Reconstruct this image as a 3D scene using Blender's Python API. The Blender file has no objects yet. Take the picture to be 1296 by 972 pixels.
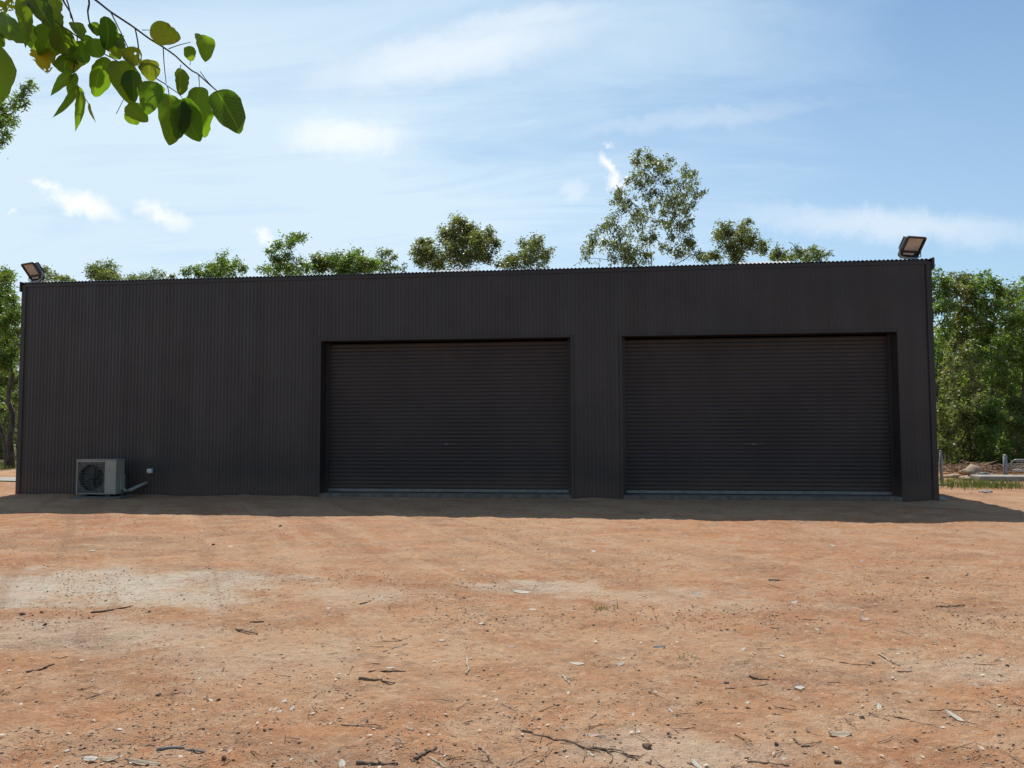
import bpy, bmesh, math, random
import numpy as np
from mathutils import Vector, Matrix
rng = np.random.default_rng(7); random.seed(7)
S = bpy.context.scene; COL = S.collection
rad = math.radians

# ------------------------------------------------------------------ camera
CAM = np.array([12.164, -14.587, 1.456]); PITCH, ROLL, YAW, F = 0.0539, -0.0037, -0.1096, 940.0
def cam_axes():
    cp, sp, cy, sy, cr, sr = math.cos(PITCH), math.sin(PITCH), math.cos(YAW), math.sin(YAW), math.cos(ROLL), math.sin(ROLL)
    f = np.array([sy*cp, cy*cp, sp]); r = np.array([cy, -sy, 0.]); u = np.cross(r, f)
    return cr*r + sr*u, -sr*r + cr*u, f
RX, UX, FX = cam_axes()
cam_data = bpy.data.cameras.new('camera'); cam = bpy.data.objects.new('camera', cam_data); COL.objects.link(cam)
cam_data.sensor_fit = 'HORIZONTAL'; cam_data.sensor_width = 36; cam_data.lens = F/1296*36
cam_data.clip_start = 0.05; cam_data.clip_end = 3000
cam.matrix_world = Matrix(((RX[0], UX[0], -FX[0], CAM[0]), (RX[1], UX[1], -FX[1], CAM[1]), (RX[2], UX[2], -FX[2], CAM[2]), (0, 0, 0, 1)))
S.camera = cam
def ray(px, py): return FX + (px-648)/F*RX - (py-486)/F*UX
def at(px, py, Y):                       # the point of plane y = Y seen at a place of the photograph
    d = ray(px, py); return CAM + d*(Y-CAM[1])/d[1]
def on_ground(px, py, z=0.0):
    d = ray(px, py); return CAM + d*(z-CAM[2])/d[2]
def at_depth(px, py, D): return CAM + ray(px, py)*D

# ------------------------------------------------------------------ light
SUN_EL, SUN_AZ = rad(55.3), rad(-13.0)   # azimuth from +Y towards +X
sun_dir = np.array([math.sin(SUN_AZ)*math.cos(SUN_EL), math.cos(SUN_AZ)*math.cos(SUN_EL), math.sin(SUN_EL)])
sl = bpy.data.lights.new('sun', 'SUN'); sl.energy = 5.0; sl.angle = rad(0.53); sl.color = (1.0, 0.95, 0.87)
so = bpy.data.objects.new('sun', sl); COL.objects.link(so); so.location = (0, 0, 60)
so.rotation_euler = Vector(sun_dir).to_track_quat('Z', 'Y').to_euler()
S.view_settings.view_transform = 'Standard'; S.view_settings.look = 'None'
S.view_settings.exposure = 0.0; S.view_settings.gamma = 1.0
S.cycles.max_bounces = 8; S.cycles.diffuse_bounces = 3; S.cycles.transmission_bounces = 4; S.cycles.transparent_max_bounces = 6

class NT:                                # a small node tree writer
    def __init__(s, tree): s.t = tree; s.n = tree.nodes; s.l = tree.links
    def node(s, kind, **kw):
        n = s.n.new(kind)
        for k, v in kw.items(): setattr(n, k, v)
        return n
    def put(s, sock, v):
        if hasattr(v, 'is_output'): s.l.new(v, sock)
        elif v is not None: sock.default_value = v
    def math(s, op, a, b=None, c=None, clamp=False):
        n = s.node('ShaderNodeMath', operation=op, use_clamp=clamp)
        for i, v in enumerate((a, b, c)):
            if v is not None: s.put(n.inputs[i], v)
        return n.outputs[0]
    def vmath(s, op, a, b=None):
        n = s.node('ShaderNodeVectorMath', operation=op); s.put(n.inputs[0], a)
        if b is not None: s.put(n.inputs[1], b)
        return n.outputs['Value'] if op in ('DOT_PRODUCT', 'LENGTH', 'DISTANCE') else n.outputs[0]
    def noise(s, vec, scale, detail=4, rough=0.55, dist=0.0):
        n = s.node('ShaderNodeTexNoise'); s.put(n.inputs['Vector'], vec); n.inputs['Scale'].default_value = scale
        n.inputs['Detail'].default_value = detail; n.inputs['Roughness'].default_value = rough; n.inputs['Distortion'].default_value = dist
        return n.outputs[0]
    def rng(s, v, a, b, c=0.0, d=1.0, smooth=True):
        n = s.node('ShaderNodeMapRange', interpolation_type='SMOOTHSTEP' if smooth else 'LINEAR', clamp=True)
        s.put(n.inputs[0], v)
        for i, q in enumerate((a, b, c, d)): s.put(n.inputs[i+1], q)
        return n.outputs[0]
    def mix(s, f, a, b, mode='MIX'):
        n = s.node('ShaderNodeMix', data_type='RGBA', blend_type=mode); s.put(n.inputs[0], f)
        for i, v in ((6, a), (7, b)): s.put(n.inputs[i], v if hasattr(v, 'is_output') else (*v, 1.0))
        return n.outputs[2]
    def scalev(s, vec, k):
        n = s.node('ShaderNodeMapping'); s.put(n.inputs[0], vec); n.inputs['Scale'].default_value = k; return n.outputs[0]

def make_world():
    w = bpy.data.worlds.new('World'); S.world = w; w.use_nodes = True; w.node_tree.nodes.clear(); T = NT(w.node_tree)
    sky = T.node('ShaderNodeTexSky', sky_type='NISHITA', sun_disc=False)
    sky.sun_elevation = SUN_EL; sky.sun_rotation = SUN_AZ; sky.altitude = 50; sky.air_density = 1.0; sky.dust_density = 0.7; sky.ozone_density = 1.6
    co = T.node('ShaderNodeTexCoord').outputs['Generated']
    dirn = T.vmath('NORMALIZE', co)
    sep = T.node('ShaderNodeSeparateXYZ'); T.put(sep.inputs[0], dirn); x, y, z = sep.outputs
    zc = T.math('MAXIMUM', z, 0.03); za = T.math('ADD', zc, 0.12)
    px_, py_ = T.math('DIVIDE', x, za), T.math('DIVIDE', y, za)
    cv = T.node('ShaderNodeCombineXYZ'); T.put(cv.inputs[0], px_); T.put(cv.inputs[1], py_); plane = cv.outputs[0]
    # thin high cirrus sheets, drawn out along the wind
    big = T.noise(T.scalev(plane, (0.45, 0.8, 1)), 1.0, 4, 0.55, 0.5)
    streak = T.noise(T.scalev(plane, (0.55, 2.0, 1)), 1.5, 7, 0.62, 0.9)
    cs = T.vmath('DOT_PRODUCT', dirn, tuple(sun_dir)); glow = T.math('POWER', T.math('MAXIMUM', cs, 0.0), 6.0)   # forward scatter in the veil
    dens = T.math('ADD', T.math('ADD', T.math('MULTIPLY', big, 0.8), T.math('MULTIPLY', streak, 0.62)), T.math('SUBTRACT', T.math('MULTIPLY', glow, 0.42), T.math('MULTIPLY', x, 0.30)))
    cir = T.rng(dens, 0.66, 1.16, 0.0, 0.95)
    low = T.math('MULTIPLY', T.math('MULTIPLY', T.rng(z, 0.08, 0.66, 0.80, 0.0), T.rng(cs, -0.1, 0.7, 0.3, 1.0)), T.rng(x, -0.35, 0.55, 1.05, 0.50))                                          # pale air near the horizon
    veil = T.math('MINIMUM', T.math('ADD', T.math('MULTIPLY', cir, 0.75), low), 0.96)
    # small puffs of cumulus at their places in the sky (u = x/y, v = z/y in front of the shed)
    yy = T.math('MAXIMUM', y, 0.05); u, v = T.math('DIVIDE', x, yy), T.math('DIVIDE', z, yy)
    uv = T.node('ShaderNodeCombineXYZ'); T.put(uv.inputs[0], u); T.put(uv.inputs[1], v)
    n1 = T.noise(uv.outputs[0], 16.0, 8, 0.66, 0.6)
    n2 = T.noise(T.vmath('ADD', uv.outputs[0], (7.3, 2.1, 0)), 16.0, 8, 0.66, 0.6)
    nu = T.math('MULTIPLY', T.math('SUBTRACT', n1, 0.5), 0.085); nv = T.math('MULTIPLY', T.math('SUBTRACT', n2, 0.5), 0.055)
    uw, vw = T.math('ADD', u, nu), T.math('ADD', v, nv)
    tot = None
    for (cx, cy, a, b, ang, k) in ((105, 258, 62, 17, 18, 1.0), (60, 236, 30, 9, 12, .8), (205, 272, 42, 14, 22, .85), (330, 297, 18, 13, 40, .8), (768, 212, 22, 9, 38, .95),
                                   (778, 228, 14, 13, 60, .9), (725, 240, 12, 13, 60, .35), (772, 189, 12, 4, 5, .5), (12, 268, 10, 4, 0, .6), (440, 172, 95, 26, 4, .75), (560, 70, 190, 40, -8, .55), (640, 30, 120, 20, -8, .4), (1130, 285, 190, 22, 6, .45), (880, 150, 170, 14, -4, .22)):
        d = ray(cx, cy); u0, v0 = d[0]/d[1], d[2]/d[1]; c, s = math.cos(-rad(ang)), math.sin(-rad(ang)); a, b = a/F, b/F
        du, dv = T.math('SUBTRACT', uw, u0), T.math('SUBTRACT', vw, v0)
        p = T.math('DIVIDE', T.math('ADD', T.math('MULTIPLY', du, c), T.math('MULTIPLY', dv, s)), a)
        q = T.math('DIVIDE', T.math('SUBTRACT', T.math('MULTIPLY', dv, c), T.math('MULTIPLY', du, s)), b)
        m = T.rng(T.math('SQRT', T.math('ADD', T.math('MULTIPLY', p, p), T.math('MULTIPLY', q, q))), 0.15, 1.35, k, 0.0)
        tot = m if tot is None else T.math('MAXIMUM', tot, m)
    front = T.rng(y, 0.1, 0.2)
    puff = T.math('MULTIPLY', tot, front)
    col = T.mix(veil, T.mix(1.0, sky.outputs[0], (0.80, 1.12, 1.24), 'MULTIPLY'), CLOUD)
    col = T.mix(puff, col, PUFF)
    bg = T.node('ShaderNodeBackground'); T.put(bg.inputs[0], col); bg.inputs[1].default_value = SKY_K
    out = T.node('ShaderNodeOutputWorld'); T.l.new(bg.outputs[0], out.inputs[0])
SKY_K = 0.095; CLOUD = (7.5, 9.2, 10.5); PUFF = (10.6, 10.9, 11.2)
make_world()

# ------------------------------------------------------------------ helpers
def link(name, me, mat=None, parent=None):
    o = bpy.data.objects.new(name, me); COL.objects.link(o)
    if mat is not None and me is not None and len(me.materials) == 0: me.materials.append(mat)
    if parent is not None: o.parent = parent
    return o
def tag(o, label=None, cat=None, group=None, kind=None):
    if label: o['label'] = label
    if cat: o['category'] = cat
    if group: o['group'] = group
    if kind: o['kind'] = kind
    return o
def empty(name, loc, label, cat, group=None, rz=0.0):
    o = bpy.data.objects.new(name, None); COL.objects.link(o); o.location = loc; o.rotation_euler = (0, 0, rz); o.empty_display_size = 0.2
    return tag(o, label, cat, group)
def np_mesh(name, V, Q, tint=None, smooth=False):        # quads or triangles from arrays
    me = bpy.data.meshes.new(name); V = np.asarray(V, np.float32).reshape(-1, 3); Q = np.asarray(Q, np.int32); k = Q.shape[1]
    me.vertices.add(len(V)); me.vertices.foreach_set('co', V.ravel())
    me.loops.add(Q.size); me.loops.foreach_set('vertex_index', Q.ravel())
    me.polygons.add(len(Q)); me.polygons.foreach_set('loop_start', np.arange(0, Q.size, k, dtype=np.int32))
    me.polygons.foreach_set('loop_total', np.full(len(Q), k, np.int32))
    if smooth: me.polygons.foreach_set('use_smooth', np.ones(len(Q), bool))
    if tint is not None:
        a = me.attributes.new('tint', 'FLOAT', 'FACE'); a.data.foreach_set('value', np.asarray(tint, np.float32))
    me.update(calc_edges=True); return me
def bm_mesh(name, bm, smooth=False):
    bmesh.ops.recalc_face_normals(bm, faces=bm.faces); me = bpy.data.meshes.new(name); bm.to_mesh(me); bm.free()
    if smooth:
        for p in me.polygons: p.use_smooth = True
    return me
def box(bm, x0, x1, y0, y1, z0, z1, bevel=0.0):
    v = [bm.verts.new(p) for p in ((x0,y0,z0),(x1,y0,z0),(x1,y1,z0),(x0,y1,z0),(x0,y0,z1),(x1,y0,z1),(x1,y1,z1),(x0,y1,z1))]
    fs = [bm.faces.new([v[i] for i in q]) for q in ((3,2,1,0),(4,5,6,7),(0,1,5,4),(1,2,6,5),(2,3,7,6),(3,0,4,7))]
    if bevel:
        es = {e for f in fs for e in f.edges}; bmesh.ops.bevel(bm, geom=list(es), offset=bevel, segments=2, affect='EDGES', profile=0.5)
def box_obj(name, b, mat, parent=None, bevel=0.004):
    bm = bmesh.new(); box(bm, *b, bevel=bevel); return link(name, bm_mesh(name, bm), mat, parent)
def tube(P, R, sides=6, cap=True):                       # returns V, quads
    P = np.asarray(P, float); n = len(P); R = np.broadcast_to(np.asarray(R, float), (n,))
    t = np.gradient(P, axis=0) if n > 2 else np.repeat((P[1]-P[0])[None], n, 0)
    t /= np.linalg.norm(t, axis=1)[:, None] + 1e-9
    ref = np.array([0.31, 0.17, 0.93]) if abs(t[0, 2]) < .8 else np.array([0.95, 0.2, 0.1])
    a = np.cross(t, ref); a /= np.linalg.norm(a, axis=1)[:, None] + 1e-9; b = np.cross(t, a)
    th = np.linspace(0, 2*np.pi, sides, endpoint=False)
    V = P[:, None] + R[:, None, None]*(a[:, None]*np.cos(th)[None, :, None] + b[:, None]*np.sin(th)[None, :, None])
    i = np.arange(n-1)[:, None]*sides; j = np.arange(sides)[None]; k = (j+1) % sides
    Q = np.stack([i+j, i+k, i+sides+k, i+sides+j], -1).reshape(-1, 4)
    V = V.reshape(-1, 3)
    if cap:
        c0, c1 = len(V), len(V)+1; V = np.vstack([V, P[0]-t[0]*R[0]*.3, P[-1]+t[-1]*R[-1]*.3])
        js = np.arange(sides); ks = (js+1) % sides; e = (n-1)*sides
        Q = np.vstack([Q, np.stack([ks, js, np.full(sides, c0), np.full(sides, c0)], -1), np.stack([e+js, e+ks, np.full(sides, c1), np.full(sides, c1)], -1)])
    return V, Q
class MB:                                                # collects quads
    def __init__(s): s.V, s.Q, s.T, s.n = [], [], [], 0
    def add(s, V, Q, tint=0.5):
        s.V.append(V); s.Q.append(np.asarray(Q)+s.n); s.T.append(np.full(len(Q), tint)); s.n += len(V)
    def tube(s, P, R, sides=6, tint=0.5): s.add(*tube(P, R, sides), tint)
    def mesh(s, name, smooth=True):
        V, Q, T = np.vstack(s.V), np.vstack(s.Q), np.concatenate(s.T); d = Q[:, 2] == Q[:, 3]
        me = bpy.data.meshes.new(name); Ql = [list(map(int, q[:3] if e else q)) for q, e in zip(Q, d)]
        me.from_pydata([tuple(map(float, v)) for v in V], [], Ql)
        a = me.attributes.new('tint', 'FLOAT', 'FACE'); a.data.foreach_set('value', T.astype(np.float32))
        if smooth: me.polygons.foreach_set('use_smooth', np.ones(len(Q), bool))
        me.update(); return me
NOISE = {}
def vnoise(x, y, seed=0):                                # smooth value noise in 2-D
    if seed not in NOISE: NOISE[seed] = np.random.default_rng(seed).random((256, 256))
    r = NOISE[seed]; xi, yi = np.floor(x).astype(int), np.floor(y).astype(int); fx, fy = x-xi, y-yi
    fx, fy = fx*fx*(3-2*fx), fy*fy*(3-2*fy); g = lambda a, b: r[a & 255, b & 255]
    return (g(xi, yi)*(1-fx)+g(xi+1, yi)*fx)*(1-fy)+(g(xi, yi+1)*(1-fx)+g(xi+1, yi+1)*fx)*fy - .5

# ------------------------------------------------------------------ materials
def material(name):
    m = bpy.data.materials.new(name); m.use_nodes = True; T = NT(m.node_tree); b = T.n['Principled BSDF']; return m, T, b
def bump(T, b, h, strength, dist):
    n = T.node('ShaderNodeBump'); n.inputs['Strength'].default_value = strength; n.inputs['Distance'].default_value = dist
    T.put(n.inputs['Height'], h); T.l.new(n.outputs[0], b.inputs['Normal'])
def plain(name, c1, c2, scale=6.0, rough=0.5, metal=0.0, bumpk=0.0, coord='Object', stretch=(1, 1, 1), spec=0.5):
    m, T, b = material(name); co = T.scalev(T.node('ShaderNodeTexCoord').outputs[coord], stretch)
    f = T.noise(co, scale, 6, 0.6); T.put(b.inputs['Base Color'], T.mix(T.rng(f, 0.3, 0.7), c1, c2))
    T.put(b.inputs['Roughness'], T.rng(T.noise(co, scale*2.3, 3), 0.3, 0.7, rough-.08, rough+.1)); b.inputs['Metallic'].default_value = metal
    b.inputs['Specular IOR Level'].default_value = spec
    if bumpk: bump(T, b, T.noise(co, scale*8, 4), bumpk, 0.01)
    return m
def steel_mat(name, c, rough=0.42):                      # dark factory paint with dust and rain streaks
    m, T, b = material(name); pos = T.node('ShaderNodeNewGeometry').outputs['Position']
    sep = T.node('ShaderNodeSeparateXYZ'); T.put(sep.inputs[0], pos)
    st = T.noise(T.scalev(pos, (3.5, 3.5, 0.22)), 1.0, 6, 0.65); cl = T.noise(pos, 0.8, 5, 0.6)
    dust = T.math('MULTIPLY', T.rng(T.math('ADD', st, cl), 0.75, 1.4), 0.07)
    splash = T.math('MULTIPLY', T.rng(T.math('ADD', sep.outputs[2], T.math('MULTIPLY', cl, -0.5)), -0.2, 0.35, 1.0, 0.0), 0.35)   # dried red mud thrown up from the ground
    c0 = T.mix(T.rng(cl, .35, .65), tuple(q*.9 for q in c), tuple(q*1.12 for q in c))
    c0 = T.mix(dust, c0, (0.10, 0.08, 0.068)); c0 = T.mix(splash, c0, (0.17, 0.095, 0.06))
    T.put(b.inputs['Base Color'], c0); T.put(b.inputs['Roughness'], T.rng(st, .3, .7, rough-.06, rough+.14)); b.inputs['Specular IOR Level'].default_value = 0.35
    return m
WALL = steel_mat('wall_paint', (0.0355, 0.0290, 0.0285)); TRIM = steel_mat('trim_paint', (0.029, 0.025, 0.0255), .38)
DOOR = steel_mat('door_paint', (0.033, 0.026, 0.0255), .42)
ZINC = plain('roof_steel', (0.44, 0.45, 0.46), (0.56, 0.57, 0.58), 2.0, .35, .35)
CONC = plain('concrete', (0.27, 0.25, 0.22), (0.36, 0.33, 0.29), 5.0, .85, 0, .3)
DUSTY = plain('dusty_concrete', (0.12, 0.095, 0.075), (0.20, 0.165, 0.135), 7.0, .9, 0, .3)
IRON = plain('dark_lock', (0.07, 0.07, 0.075), (0.11, 0.11, 0.115), 8.0, .4, .3)
ALU = plain('aluminium', (0.17, 0.16, 0.15), (0.24, 0.23, 0.215), 8.0, .4, .5)
GALV = plain('galvanised_pipe', (0.22, 0.225, 0.23), (0.32, 0.325, 0.33), 9.0, .5, .4)
CREAM = plain('cream_enamel', (0.33, 0.295, 0.235), (0.39, 0.35, 0.285), 3.0, .45)
GRILL = plain('grille_plastic', (0.07, 0.065, 0.06), (0.10, 0.095, 0.085), 3.0, .5)
BLACK = plain('black_enamel', (0.014, 0.014, 0.017), (0.024, 0.024, 0.028), 4.0, .45)
WHITEP = plain('white_plastic', (0.62, 0.62, 0.60), (0.70, 0.70, 0.68), 4.0, .4)
SKYL = plain('fibreglass_sheet', (0.72, 0.72, 0.68), (0.82, 0.82, 0.78), 3.0, .4)
def see_through(m, col, k):
    T = NT(m.node_tree); tr = T.node('ShaderNodeBsdfTranslucent'); tr.inputs[0].default_value = (*col, 1); mx = T.node('ShaderNodeMixShader'); mx.inputs[0].default_value = k
    T.l.new(T.n['Principled BSDF'].outputs[0], mx.inputs[1]); T.l.new(tr.outputs[0], mx.inputs[2]); T.l.new(mx.outputs[0], T.n['Material Output'].inputs[0])
see_through(SKYL, (.8, .8, .76), .6)
LENS = plain('lamp_reflector', (0.30, 0.285, 0.26), (0.44, 0.42, 0.385), 3.0, .28, .35, 0, 'Object', (1, 1, 3))
STRIPE = plain('ballast_plate', (0.35, 0.34, 0.30), (0.5, 0.48, 0.42), 5, .5)

def ground_mat():
    m, T, b = material('red_soil'); pos = T.node('ShaderNodeNewGeometry').outputs['Position']
    flat = T.scalev(pos, (1, 1, 0)); sep = T.node('ShaderNodeSeparateXYZ'); T.put(sep.inputs[0], pos)
    n_big = T.noise(T.scalev(flat, (0.22, 0.40, 1)), 1.0, 5, 0.6, 0.7)
    n_mid = T.noise(T.scalev(flat, (0.9, 2.0, 1)), 1.0, 6, 0.65, 0.6)
    n_sml = T.noise(flat, 7.0, 6, 0.7); n_grit = T.noise(flat, 60.0, 4, 0.75); n_fine = T.noise(flat, 220.0, 3, 0.7)
    c = T.mix(T.rng(n_big, .36, .64), (0.445, 0.215, 0.105), (0.505, 0.300, 0.170))
    c = T.mix(T.rng(n_mid, .42, .70, 0, .75), c, (0.345, 0.160, 0.080))
    n_mot = T.noise(flat, 2.6, 7, .72, .5); c = T.mix(T.rng(n_mot, .46, .62, 0, .55), c, (0.50, 0.35, 0.23)); c = T.mix(T.rng(T.noise(T.vmath('ADD', flat, (31, 7, 0)), 3.1, 7, .72, .5), .50, .68, 0, .45), c, (0.30, 0.175, 0.11))
    c = T.mix(T.rng(n_sml, .50, .75, 0, .6), c, (0.55, 0.365, 0.23))
    # pale silty patches, each with its own place and ragged edge
    tot = None; wob = T.noise(flat, 1.6, 8, .72)
    for (px, py, a, bb, k) in ((95, 742, 2.1, .95, .95), (190, 757, 1.3, .40, .8), (60, 800, 1.5, .45, .5), (440, 755, .9, .4, .4), (690, 741, .9, .4, .65), (800, 752, 1.0, .4, .4),
                               (330, 830, .8, .4, .25), (1240, 855, .6, .3, .35), (860, 950, .5, .25, .45), (960, 770, 1.0, .25, .2)):
        g = on_ground(px, py); dx = T.math('DIVIDE', T.math('SUBTRACT', sep.outputs[0], g[0]), a); dy = T.math('DIVIDE', T.math('SUBTRACT', sep.outputs[1], g[1]), bb)
        r = T.math('ADD', T.math('SQRT', T.math('ADD', T.math('MULTIPLY', dx, dx), T.math('MULTIPLY', dy, dy))), T.math('MULTIPLY', T.math('SUBTRACT', wob, .5), 3.2))
        mm = T.rng(r, .35, 1.15, k, 0); tot = mm if tot is None else T.math('MAXIMUM', tot, mm)
    c = T.mix(T.math('MULTIPLY', tot, T.rng(n_sml, .2, .6, .6, 1.0)), c, (0.555, 0.475, 0.37))
    # worn wheel paths swinging in towards the doors
    rot = T.node('ShaderNodeMapping'); T.put(rot.inputs[0], flat); rot.inputs['Rotation'].default_value = (0, 0, rad(-33)); 
    trk = T.noise(T.scalev(rot.outputs[0], (1.9, .12, 1)), 1.0, 6, .62, .5)
    c = T.mix(T.rng(trk, .54, .66, 0, .55), c, (0.33, 0.18, 0.105)); c = T.mix(T.rng(trk, .46, .34, 0, .40), c, (0.56, 0.37, 0.235))
    # darker gravelly ground
    gv = T.rng(T.noise(T.scalev(flat, (.55, 1.1, 1)), 1.0, 5, .65, .9), .52, .68); gv = T.math('MULTIPLY', gv, T.rng(n_grit, .42, .6, .15, .8))
    c = T.mix(gv, c, (0.255, 0.165, 0.115))
    c = T.mix(T.rng(n_grit, .56, .72, 0, .7), c, (0.25, 0.13, 0.075)); c = T.mix(T.rng(n_fine, .60, .75, 0, .4), c, (0.66, 0.49, 0.36))
    n_peb = T.noise(flat, 19.0, 5, .8); c = T.mix(T.rng(n_peb, .56, .66, 0, .75), c, (0.235, 0.135, 0.085)); c = T.mix(T.rng(n_peb, .44, .36, 0, .7), c, (0.60, 0.45, 0.32))
    # far off, under the trees: leaf litter and dry grass
    far = T.rng(T.math('ADD', sep.outputs[1], T.math('MULTIPLY', n_big, 6.0)), 10.5, 13.5); c = T.mix(T.math('MULTIPLY', far, .85), c, T.mix(n_sml, (0.15, 0.10, 0.055), (0.21, 0.18, 0.09)))
    c = T.mix(1.0, c, (.99, .985, .985), 'MULTIPLY')
    T.put(b.inputs['Base Color'], c); b.inputs['Roughness'].default_value = 0.95; b.inputs['Specular IOR Level'].default_value = 0.12
    h = T.math('ADD', T.math('MULTIPLY', n_grit, .9), T.math('ADD', T.math('ADD', T.math('MULTIPLY', n_sml, 2.2), T.math('MULTIPLY', n_peb, 2.4)), T.math('MULTIPLY', n_fine, .35)))
    bump(T, b, h, 0.8, 0.016); return m
SOIL = ground_mat()

def leaf_mat(name, lo, hi, trans=0.45, dead=None, gloss=0.40):
    m, T, b = material(name); t = T.node('ShaderNodeAttribute', attribute_name='tint').outputs['Fac']
    c = T.mix(t, lo, hi)
    if dead: c = T.mix(T.rng(t, .93, .97), c, dead)
    T.put(b.inputs['Base Color'], c); b.inputs['Roughness'].default_value = gloss; b.inputs['Specular IOR Level'].default_value = 0.4
    tr = T.node('ShaderNodeBsdfTranslucent'); T.put(tr.inputs[0], T.mix(0.65, c, (1.0, 1.2, 0.35), 'MULTIPLY'))
    T.put(tr.inputs[0], T.mix(1.0, c, (1.45, 1.6, 0.6), 'MULTIPLY'))
    mx = T.node('ShaderNodeMixShader'); mx.inputs[0].default_value = trans
    T.l.new(b.outputs[0], mx.inputs[1]); T.l.new(tr.outputs[0], mx.inputs[2]); T.l.new(mx.outputs[0], T.n['Material Output'].inputs[0]); return m
GUM = leaf_mat('gum_foliage', (0.10, 0.13, 0.052), (0.235, 0.265, 0.11), .48, (0.16, 0.11, 0.05))
OLIVE = leaf_mat('olive_foliage', (0.108, 0.124, 0.048), (0.25, 0.26, 0.11), .48, (0.18, 0.11, 0.05))
GREEN = leaf_mat('green_foliage', (0.084, 0.14, 0.036), (0.205, 0.28, 0.072), .50, (0.17, 0.12, 0.05))
GRASS = leaf_mat('grass_blades', (0.07, 0.10, 0.025), (0.15, 0.17, 0.055), .35, (0.35, 0.27, 0.13), .7)
def bark_mat(name, a, b_, sc=9.0):
    m, T, b = material(name); pos = T.node('ShaderNodeNewGeometry').outputs['Position']
    f = T.noise(T.scalev(pos, (1, 1, .3)), sc, 6, .65); t = T.node('ShaderNodeAttribute', attribute_name='tint').outputs['Fac']
    T.put(b.inputs['Base Color'], T.mix(T.rng(t, 0, 1, .55, 1.35, False), (0, 0, 0), T.mix(T.rng(f, .35, .68), a, b_))); b.inputs['Roughness'].default_value = .9
    n = [q for q in T.n if q.bl_idname == 'ShaderNodeMix'][0]; n.clamp_factor = False
    bump(T, b, f, .6, .01); return m
BARK = bark_mat('dark_bark', (0.045, 0.036, 0.030), (0.14, 0.115, 0.095)); PALEBARK = bark_mat('pale_gum_bark', (0.16, 0.135, 0.11), (0.34, 0.30, 0.26))
TWIG = bark_mat('twig_bark', (0.045, 0.035, 0.030), (0.105, 0.080, 0.062), 40.0)
def litter_mat(name, a, b_, sc=30.0): return plain(name, a, b_, sc, .85, 0, .5, 'Object', (1, .35, 1), .2)
STICKS = {'pale': litter_mat('weathered_wood', (0.48, 0.37, 0.26), (0.66, 0.54, 0.40)), 'brown': litter_mat('brown_wood', (0.22, 0.135, 0.085), (0.38, 0.26, 0.175)),
          'dark': litter_mat('dark_wood', (0.095, 0.063, 0.045), (0.20, 0.135, 0.095)), 'white': litter_mat('bleached_leaf', (0.72, 0.64, 0.52), (0.84, 0.78, 0.68)),
          'grey': litter_mat('grey_bark', (0.17, 0.15, 0.13), (0.34, 0.31, 0.27)), 'pink': litter_mat('pinkish_leaf', (0.60, 0.42, 0.33), (0.74, 0.57, 0.48)),
          'stone': litter_mat('dark_ironstone', (0.13, 0.075, 0.052), (0.24, 0.15, 0.105)), 'rock': litter_mat('tan_rock', (0.30, 0.20, 0.13), (0.46, 0.36, 0.27))}

for k_, c_ in (('white', (.7, .62, .5)), ('pink', (.6, .42, .32)), ('pale', (.5, .4, .28))): see_through(STICKS[k_], c_, .3)

# ------------------------------------------------------------------ ground
def height(x, y):
    x, y = np.asarray(x, float), np.asarray(y, float)
    fade = np.clip((18-np.hypot(x-10, y+5))/8, 0, 1)
    h = .050*vnoise(x*.35+3, y*.45+1, 1) + .030*vnoise(x*.9, y*1.3+5, 2) + .018*vnoise(x*2.7+9, y*3.3, 3)
    # old wheel tracks crossing the yard on a slant
    for (a, off, k) in ((.42, -3.2, 1), (.42, -4.7, 1), (-.55, 13.4, .8), (-.55, 11.9, .8), (.10, -6.6, .7)):
        d = (y - (a*(x-12)+off)) + .5*vnoise(x*.5, y*.2+off, 11)
        h += k*fade*(-.016*np.exp(-(d/.16)**2) + .010*np.exp(-((np.abs(d)-.30)/.12)**2))
    h += fade*(.010*vnoise(x*7, y*8, 4) + .012*vnoise(x*16, y*18, 5) + .0085*vnoise(x*34, y*37, 6))
    pq = x*.84+y*.545; h += fade*(.020*vnoise(pq*2.1+5, (y*.84-x*.545)*.22, 41) + .012*vnoise(pq*4.6, (y*.84-x*.545)*.4+8, 42))
    pad = np.clip((np.minimum(np.minimum(x+.3, 18.8-x), np.minimum(y+1.6, 10-y)))/1.2, 0, 1)     # flat where the shed stands
    h = h*(1-.85*pad)
    wallx = np.where(((x > 6.5) & (x < 11.9)) | ((x > 12.6) & (x < 18.0)), .25, 1.0)*np.clip((x+.1)/.2, 0, 1)*np.clip((18.55-x)/.2, 0, 1)
    h += wallx*np.exp(-((y+.06)/.14)**2)*(.022+.05*np.maximum(vnoise(x*2.3, x*0+3, 51), -.3)+.03*vnoise(x*9, y*9, 52))
    away = np.clip((np.hypot(x-10, y)-40)/60, 0, 1); return h*(1-away) - .0*x
def g_at(px, py):
    p = on_ground(px, py)
    for _ in range(4): p = on_ground(px, py, float(height(p[0], p[1])))
    return p
def axis(lo, hi, core0, core1, fine, grow):
    a = list(np.arange(core0, core1, fine)); s = fine; x = core1
    while x < hi: a.append(x); s *= grow; x += s
    a.append(hi); s = fine; x = core0-fine; pre = []
    while x > lo: pre.append(x); s *= grow; x -= s
    return np.array([lo]+pre[::-1]+a)
xs = axis(-900, 900, 8.2, 15.8, .017, 1.022); ys = axis(-300, 1500, -12.2, -7.0, .016, 1.022)
X, Y = np.meshgrid(xs, ys); Z = height(X, Y); nx, ny = len(xs), len(ys)
i = (np.arange(ny-1)[:, None]*nx + np.arange(nx-1)[None]).ravel()
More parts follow.
